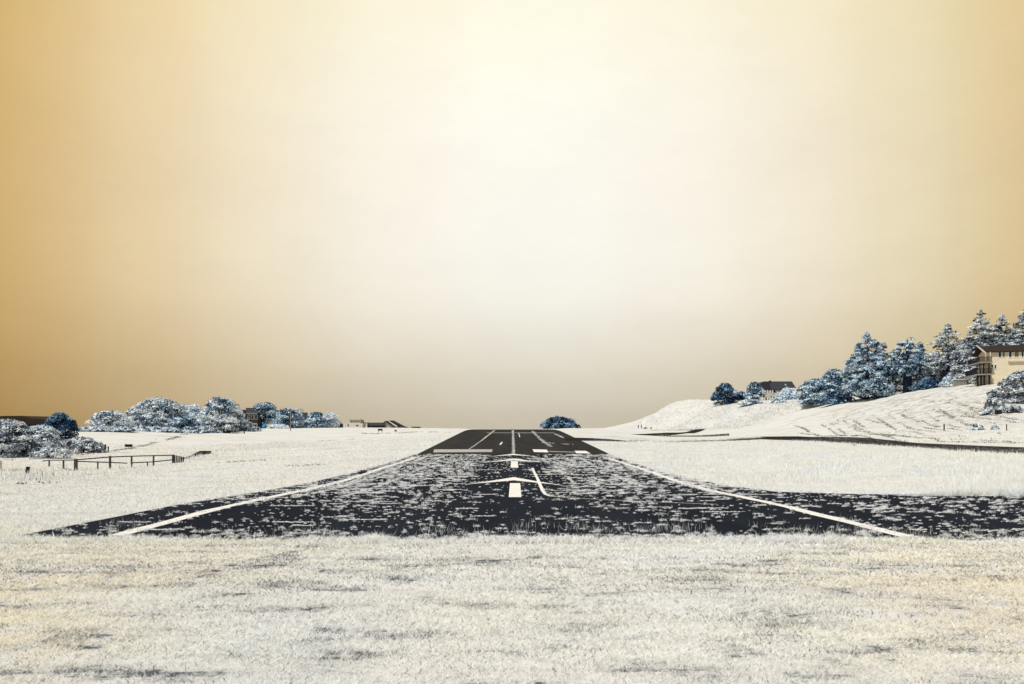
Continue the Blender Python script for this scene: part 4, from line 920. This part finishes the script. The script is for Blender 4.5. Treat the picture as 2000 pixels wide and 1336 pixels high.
# cream club house at the far left end
ch, hx, hz = house('cream_building', 'far two-storey cream building with a row of small windows on the skyline', 'building', 690, 285, 0, 836)
bm = bmesh.new(); box(bm, hx(669.5), hx(708), 0, 7, -2, hz(826.6)); bmobj('wall', bm, M['cream'], ch)
bm = bmesh.new(); box(bm, hx(682), hx(703), .8, 6.4, hz(826.6) + .003, hz(820.6)); bmobj('upper_storey', bm, M['cream'], ch)
bm = bmesh.new(); box(bm, hx(681), hx(704), .4, 6.8, hz(820.6) + .003, hz(819.8)); bmobj('roof', bm, M['stone'], ch)
bm = bmesh.new(); box(bm, hx(664), hx(669.4), -.2, 5, -2, hz(827.2)); box(bm, hx(660), hx(663.9), -.5, 4, -2, hz(831.5)); bmobj('annex', bm, M['wood_dark'], ch)
for k in range(5): window(ch, hx(684.2 + 3.8 * k), hx(686 + 3.8 * k), hz(825), hz(822.2), .8, fw=.08)
for x0, x1, z0, z1 in ((679, 681, 833, 828), (695.5, 700, 832, 829.6)): window(ch, hx(x0), hx(x1), hz(z0), hz(z1), 0, fw=.06)
bm = bmesh.new(); box(bm, hx(706), hx(707.2), 3, 3.3, hz(826.6) + .003, hz(821)); bmobj('flue', bm, M['wood_dark'], ch)
bm = bmesh.new(); box(bm, hx(702.2), hx(703), 2, 2.3, hz(819.8) + .003, hz(817.6)); bmobj('mast', bm, M['wood_dark'], ch)
lb, hx, hz = house('long_low_shed', 'long low dark shed between the cream building and the sloped barn', 'building', 732, 288, 0, 836)
bm = bmesh.new(); box(bm, hx(712), hx(750), 0, 6, -2, hz(830.5)); bmobj('wall', bm, M['shingle'], lb)
bm = bmesh.new(); prism(bm, [(hx(718), -.4, hz(831.4)), (hx(752), -.4, hz(831.4)), (hx(750), 2.8, hz(826.4)), (hx(718), 2.8, hz(826.4))], (0, .1, .25)); bmobj('roof', bm, M['roofgrey'], lb)
bm = bmesh.new(); box(bm, hx(710), hx(717.6), -.6, 4, -2, hz(826)); bmobj('entry_block', bm, M['white'], lb)
bm = bmesh.new(); box(bm, hx(709.5), hx(717.9), -.8, 4.2, hz(826) + .003, hz(825.2)); bmobj('entry_roof', bm, M['roofgrey'], lb)
window(lb, hx(712.6), hx(714.4), hz(832), hz(827.6), -.6, fw=.05)
bn, hx, hz = house('sloped_barn', 'barn with a cream gable and a dark roof sloping long to the right', 'barn', 768, 290, 0, 836)
bm = bmesh.new(); prism(bm, [(hx(748.5), 0, -2), (hx(775), 0, -2), (hx(775), 0, hz(833)), (hx(754), 0, hz(823.4)), (hx(748.5), 0, hz(827))], (0, 8, 0)); bmobj('wall', bm, M['cream'], bn)
bm = bmesh.new(); prism(bm, [(hx(747.5), -.6, hz(827.4)), (hx(751), -.6, hz(823)), (hx(757), -.6, hz(821.6)), (hx(768), -.6, hz(830.2)), (hx(775), -.6, hz(834.5)), (hx(768), -.6, hz(834.5)), (hx(753.6), -.6, hz(824.2))], (0, .5, 0)); rf = bmobj('roof', bm, M['roofgrey'], bn)
bm = bmesh.new(); prism(bm, [(hx(757), 2.2, hz(821.4)), (hx(764), 2.2, hz(821)), (hx(785), 2.2, hz(832)), (hx(796), 2.2, hz(835.5)), (hx(770), 2.2, hz(835.5))], (0, 5, 0)); bmobj('lean_to_roof', bm, M['roofgrey'], bn)
bm = bmesh.new(); beam(bm, (hx(757.4), 1.4, hz(822.2)), (hx(774), 1.4, hz(832.4)), .3, .34); bmobj('gutter', bm, M['white'], bn)
lr, hx, hz = house('low_hut', 'low dark hut on the skyline right of the sloped barn', 'hut', 811, 295, 0, 837.5)
bm = bmesh.new(); box(bm, hx(803), hx(819), 0, 4, -2, hz(835)); bmobj('wall', bm, M['wood_dark'], lr)
bm = bmesh.new(); prism(bm, [(hx(801), -.3, hz(835) + .004), (hx(820.5), -.3, hz(835) + .004), (hx(817), -.3, hz(833.4)), (hx(805), -.3, hz(833.4))], (0, 4.6, 0)); bmobj('roof', bm, M['roofgrey'], lr)

# ------------------------------------------------------------------ fences, posts, signs
fn = empty('rail_fence', gp(245, 908)); tag(fn, 'weathered two-rail wooden fence with a dark end panel in the left field', 'fence')
o0 = Vector(fn.location)
FY = {}
def fpos(px):   # the fence runs from the left corner to the end panel
    Y = np.interp(px, [92, 148, 190, 257, 340], [73, 63, 64.5, 66.5, 70]); x = (px - 1000) / F * Y
    return Vector((x, Y, float(Hs(x, Y)))) - o0, Y
for px, ytop, wpx in ((96, 899, 2), (124, 898, 2.4), (148, 896.5, 5), (191, 902, 2), (215, 890.5, 3), (257, 890, 2.4), (288, 902, 1.8), (300, 889, 2.4), (338, 888, 3)):
    p, Y = fpos(px); zt = zat(ytop, Y) - o0.z; hw = wpx / 2 * Y / F
    bm = bmesh.new(); box(bm, p.x - hw, p.x + hw, p.y - hw, p.y + hw, p.z - .4, zt); bmobj('post', bm, M['wood'], fn)
def rail(pts):
    bm = bmesh.new(); q = []
    for px, py in pts:
        p, Y = fpos(px); q.append(Vector((p.x, p.y - .10, zat(py, Y) - o0.z)))
    for a, b_ in zip(q, q[1:]): beam(bm, a, b_, .05, .10)
    bmobj('rail', bm, M['wood'], fn)
rail([(84, 900.5), (96, 899), (148, 898.4)]); rail([(148, 898.2), (215, 892.6), (257, 891), (338, 889)]); rail([(148, 901), (215, 903), (250, 904.6)]); rail([(257, 904), (300, 902), (338, 898)]); rail([(126, 918), (146, 918.4)])
p, Y = fpos(340); s = Y / F; bm = bmesh.new()
for k in range(6): x0 = p.x + k * 2.0 * s; box(bm, x0, x0 + 1.8 * s, p.y - .06 + k * .16, p.y + .02 + k * .16, p.z - .3, zat(888.5 + k * .9, Y) - o0.z)
bmobj('end_panel', bm, M['wood_dark'], fn)
# sagging low board wall further right
wl = empty('board_wall', gp(382, 893)); tag(wl, 'low weathered board wall climbing the bank right of the rail fence', 'wall'); o1 = Vector(wl.location)
bm = bmesh.new(); tops = [(354, 895), (362, 894.5), (370, 892.6), (378, 888.5), (386, 884), (391, 881.6), (400, 881.4), (412, 881.8)]
for k in range(29):
    px = 354 + 2 * k; Y = np.interp(px, [354, 412], [74, 86]); x = (px - 1000) / F * Y; zt = zat(np.interp(px, *zip(*tops)), Y); zb_ = float(Hs(x, Y)) - .3; s = Y / F
    box(bm, x - o1.x, x + 1.85 * s - o1.x, Y - o1.y - .05, Y - o1.y + .05, zb_ - o1.z, max(zt, zb_ + .5) - o1.z)
bmobj('boards', bm, M['wood'], wl)
bm = bmesh.new()
q = [Vector(((px - 1000) / F * np.interp(px, [354, 412], [74, 86]) - o1.x, np.interp(px, [354, 412], [74, 86]) - o1.y, zat(py - .3, np.interp(px, [354, 412], [74, 86])) - o1.z)) for px, py in tops]
for a, b_ in zip(q, q[1:]): beam(bm, a, b_, .16, .09)
bmobj('top_rail', bm, M['wood'], wl)
def postobj(name, label, cat, px, base_py, top_py, wpx, mat='wood_dark', group=None, tilt=0, Y=None, cap=True):
    X, Y_, Z = gp(px, base_py) if Y is None else at(px, Y); s = Y_ / F; h = zat(top_py, Y_) - Z; r_ = wpx / 2 * s
    bm = bmesh.new(); tube(bm, [(0, 0, -.3), (0, 0, h * .5), (0, 0, h * .95), (0, 0, h)], [r_ * 1.06, r_, r_ * .97, r_ * .7], 9)
    o = bmobj(name, bm, M[mat], None); o.location = (X, Y_, Z); o.rotation_euler = (0, tilt, 0); tag(o, label, cat, group); return o
postobj('stump', 'thick dark leaning stump in the grass left of the rail fence', 'stump', 53, 926, 911.5, 7, 'wood_dark', None, .12)
postobj('gate_pillar', 'cream square-looking pillar at the left picture edge', 'pillar', -1, 920, 899, 8, 'cream')
G2 = 'twin posts on the left field'
postobj('post', 'taller of the twin dark posts by the low scrub', 'post', 205.5, 883, 868, 3.4, 'wood_dark', G2)
postobj('post', 'shorter of the twin dark posts by the low scrub', 'post', 211.5, 882, 872, 2.4, 'wood_dark', G2)
postobj('post', 'short dark post on the right verge, nearer the middle of the slope', 'post', 1844, 836, 827.6, 2.4, 'wood_dark', 'verge posts', Y=107)
postobj('post', 'tall thin dark post on the right verge below the brown box', 'post', 1966, 844, 828.5, 1.8, 'wood_dark', 'verge posts', Y=100)
pl_ = postobj('wooden_pole', 'thin pale wooden pole standing in front of the blue trees', 'pole', 567.5, 845, 797, 1.8, 'stone', Y=190)
def crate(name, label, cat, x0, x1, y0, y1, Y, mat, legs=True, group=None):
    X, _, Z = at((x0 + x1) / 2, Y); s = Y / F; o = empty(name, (X, Y, Z)); tag(o, label, cat, group)
    hw = (x1 - x0) / 2 * s; zt = zat(y0, Y) - Z; zb_ = zat(y1, Y) - Z
    bm = bmesh.new(); box(bm, -hw, hw, -.12, .12, max(zb_, .05), zt); box(bm, -hw - .04, hw + .04, -.15, .15, zt + .002, zt + .06); bmobj('panel', bm, M[mat], o)
    for sx_ in (-1, 1):
        bm = bmesh.new(); box(bm, sx_ * hw * .8 - .05, sx_ * hw * .8 + .05, -.05, .05, -.5, max(zb_, .05) - .003); bmobj('leg', bm, M['wood_dark'], o)
    return o
crate('sign_box', 'dark rectangular box sign on the left slope behind the rail fence', 'sign', 244.5, 258, 868.5, 873.6, 108, 'black')
crate('sign_box', 'small black box sign on the far field below the sloped barn', 'sign', 738.5, 747, 838, 841, 150, 'black')
crate('sign_box', 'tiny black box sign right of the one below the sloped barn', 'sign', 771, 774.5, 840, 842, 150, 'black')
crate('utility_box', 'brown utility box on the slope under the big dark bush', 'box', 1944, 1956, 801.5, 809, 124, 'roofbrown')
postobj('culvert', 'dark round stub at the rim of the bluff below the white house', 'stub', 1501.5, 796, 793.4, 4.5, 'black', Y=246)
for px, py, lab in ((356.5, 847, 'small dark marker post in front of the largest frosted tree'), (400, 846, 'small dark marker post left of the stout dark trunk'), (477, 843, 'small dark marker post in front of the dark shingled house'), (304, 861, 'small dark marker post on the bank above the box sign')):
    postobj('marker_post', lab, 'post', px, 0, py - 3.4, 2.2, 'wood_dark', 'marker posts', Y=165 if py < 850 else 128)
# blue covered mound beside the dark house
X, Y_, Z = at(517, 262); bm = bmesh.new(); bmesh.ops.create_icosphere(bm, subdivisions=3, radius=1)
for v in bm.verts:
    n_ = float(vnoise(np.array([v.co.x * 2 + 5]), np.array([v.co.y * 2 + v.co.z]), 4)[0]); v.co *= .85 + .3 * n_; v.co.x *= .95; v.co.z = max(v.co.z * 1.1, -.4)
o = bmobj('blue_cover', bm, M['blue'], None, True); o.location = (X, Y_, Z + .6); tag(o, 'bright blue covered mound beside the dark shingled house', 'cover')

# ------------------------------------------------------------------ people far off below the bluff
def person(px, py, hgt, seed, label):
    X, Y, Z = gp(px, py); print('person', px, X, Y, Z); r = random.Random(seed); k = hgt / 1.75
    me = bpy.data.meshes.new('person')
    st = .16
    V = [(0, 0, .95), (0, 0, 1.18), (0, 0, 1.40), (0, 0, 1.52), (0, -.01, 1.62), (0, -.02, 1.73),
         (.09, 0, .90), (.11, -st * .5, .50), (.12, st * .2, .09), (.13, -.12, .05),
         (-.09, 0, .90), (-.11, st * .4, .50), (-.12, st, .10), (-.13, st - .14, .05),
         (.19, 0, 1.40), (.25, .03, 1.13), (.24, -.08, .90), (.24, -.12, .82),
         (-.19, 0, 1.40), (-.25, .02, 1.13), (-.23, -.06, .90), (-.23, -.10, .82)]
    R = [.15, .14, .16, .07, .09, .075, .10, .075, .05, .045, .10, .075, .05, .045, .075, .055, .045, .035, .075, .055, .045, .035]
    E = [(0, 1), (1, 2), (2, 3), (3, 4), (4, 5), (0, 6), (6, 7), (7, 8), (8, 9), (0, 10), (10, 11), (11, 12), (12, 13), (2, 14), (14, 15), (15, 16), (16, 17), (2, 18), (18, 19), (19, 20), (20, 21)]
    me.from_pydata([tuple(c * k for c in v) for v in V], E, []); o = bpy.data.objects.new('person', me); C.objects.link(o)
    md = o.modifiers.new('skin', 'SKIN'); sv = me.skin_vertices[0].data
    for i, v in enumerate(sv): v.radius = (R[i] * k * 1.15, R[i] * k)
    sv[0].use_root = True
    ss = o.modifiers.new('sub', 'SUBSURF'); ss.levels = 1; ss.render_levels = 1
    me.materials.append(M['cloth']); o.location = (X, Y, Z - .02); o.rotation_euler = (0, 0, r.uniform(-1, 1)); tag(o, label, 'person', 'people walking below the bluff'); return o
person(1246.8, 836.9, 1.6, 1, 'person in dark clothes walking below the bluff, the left one of the pair')
person(1252.8, 836.8, 1.75, 2, 'person in dark clothes walking below the bluff, the right and taller one of the pair')
def rock(px, py, w_, h_, label):
    X, Y, Z = gp(px, py); bm = bmesh.new(); bmesh.ops.create_icosphere(bm, subdivisions=3, radius=.5)
    for v in bm.verts:
        n_ = float(vnoise(np.array([v.co.x * 4 + px]), np.array([v.co.y * 4 + v.co.z * 3]), 6)[0]); v.co *= .8 + .4 * n_; v.co.x *= w_; v.co.y *= w_ * .6; v.co.z *= h_
    o = bmobj('boulder', bm, M['black'], None, True); o.location = (X, Y, Z + h_ * .3); tag(o, label, 'rock', 'dark boulders below the bluff')
rock(1260.5, 837.2, 1.5, .65, 'low long dark boulder just right of the two walking people')
rock(1271.5, 837.2, .7, .75, 'small upright dark boulder furthest right of the two walking people')
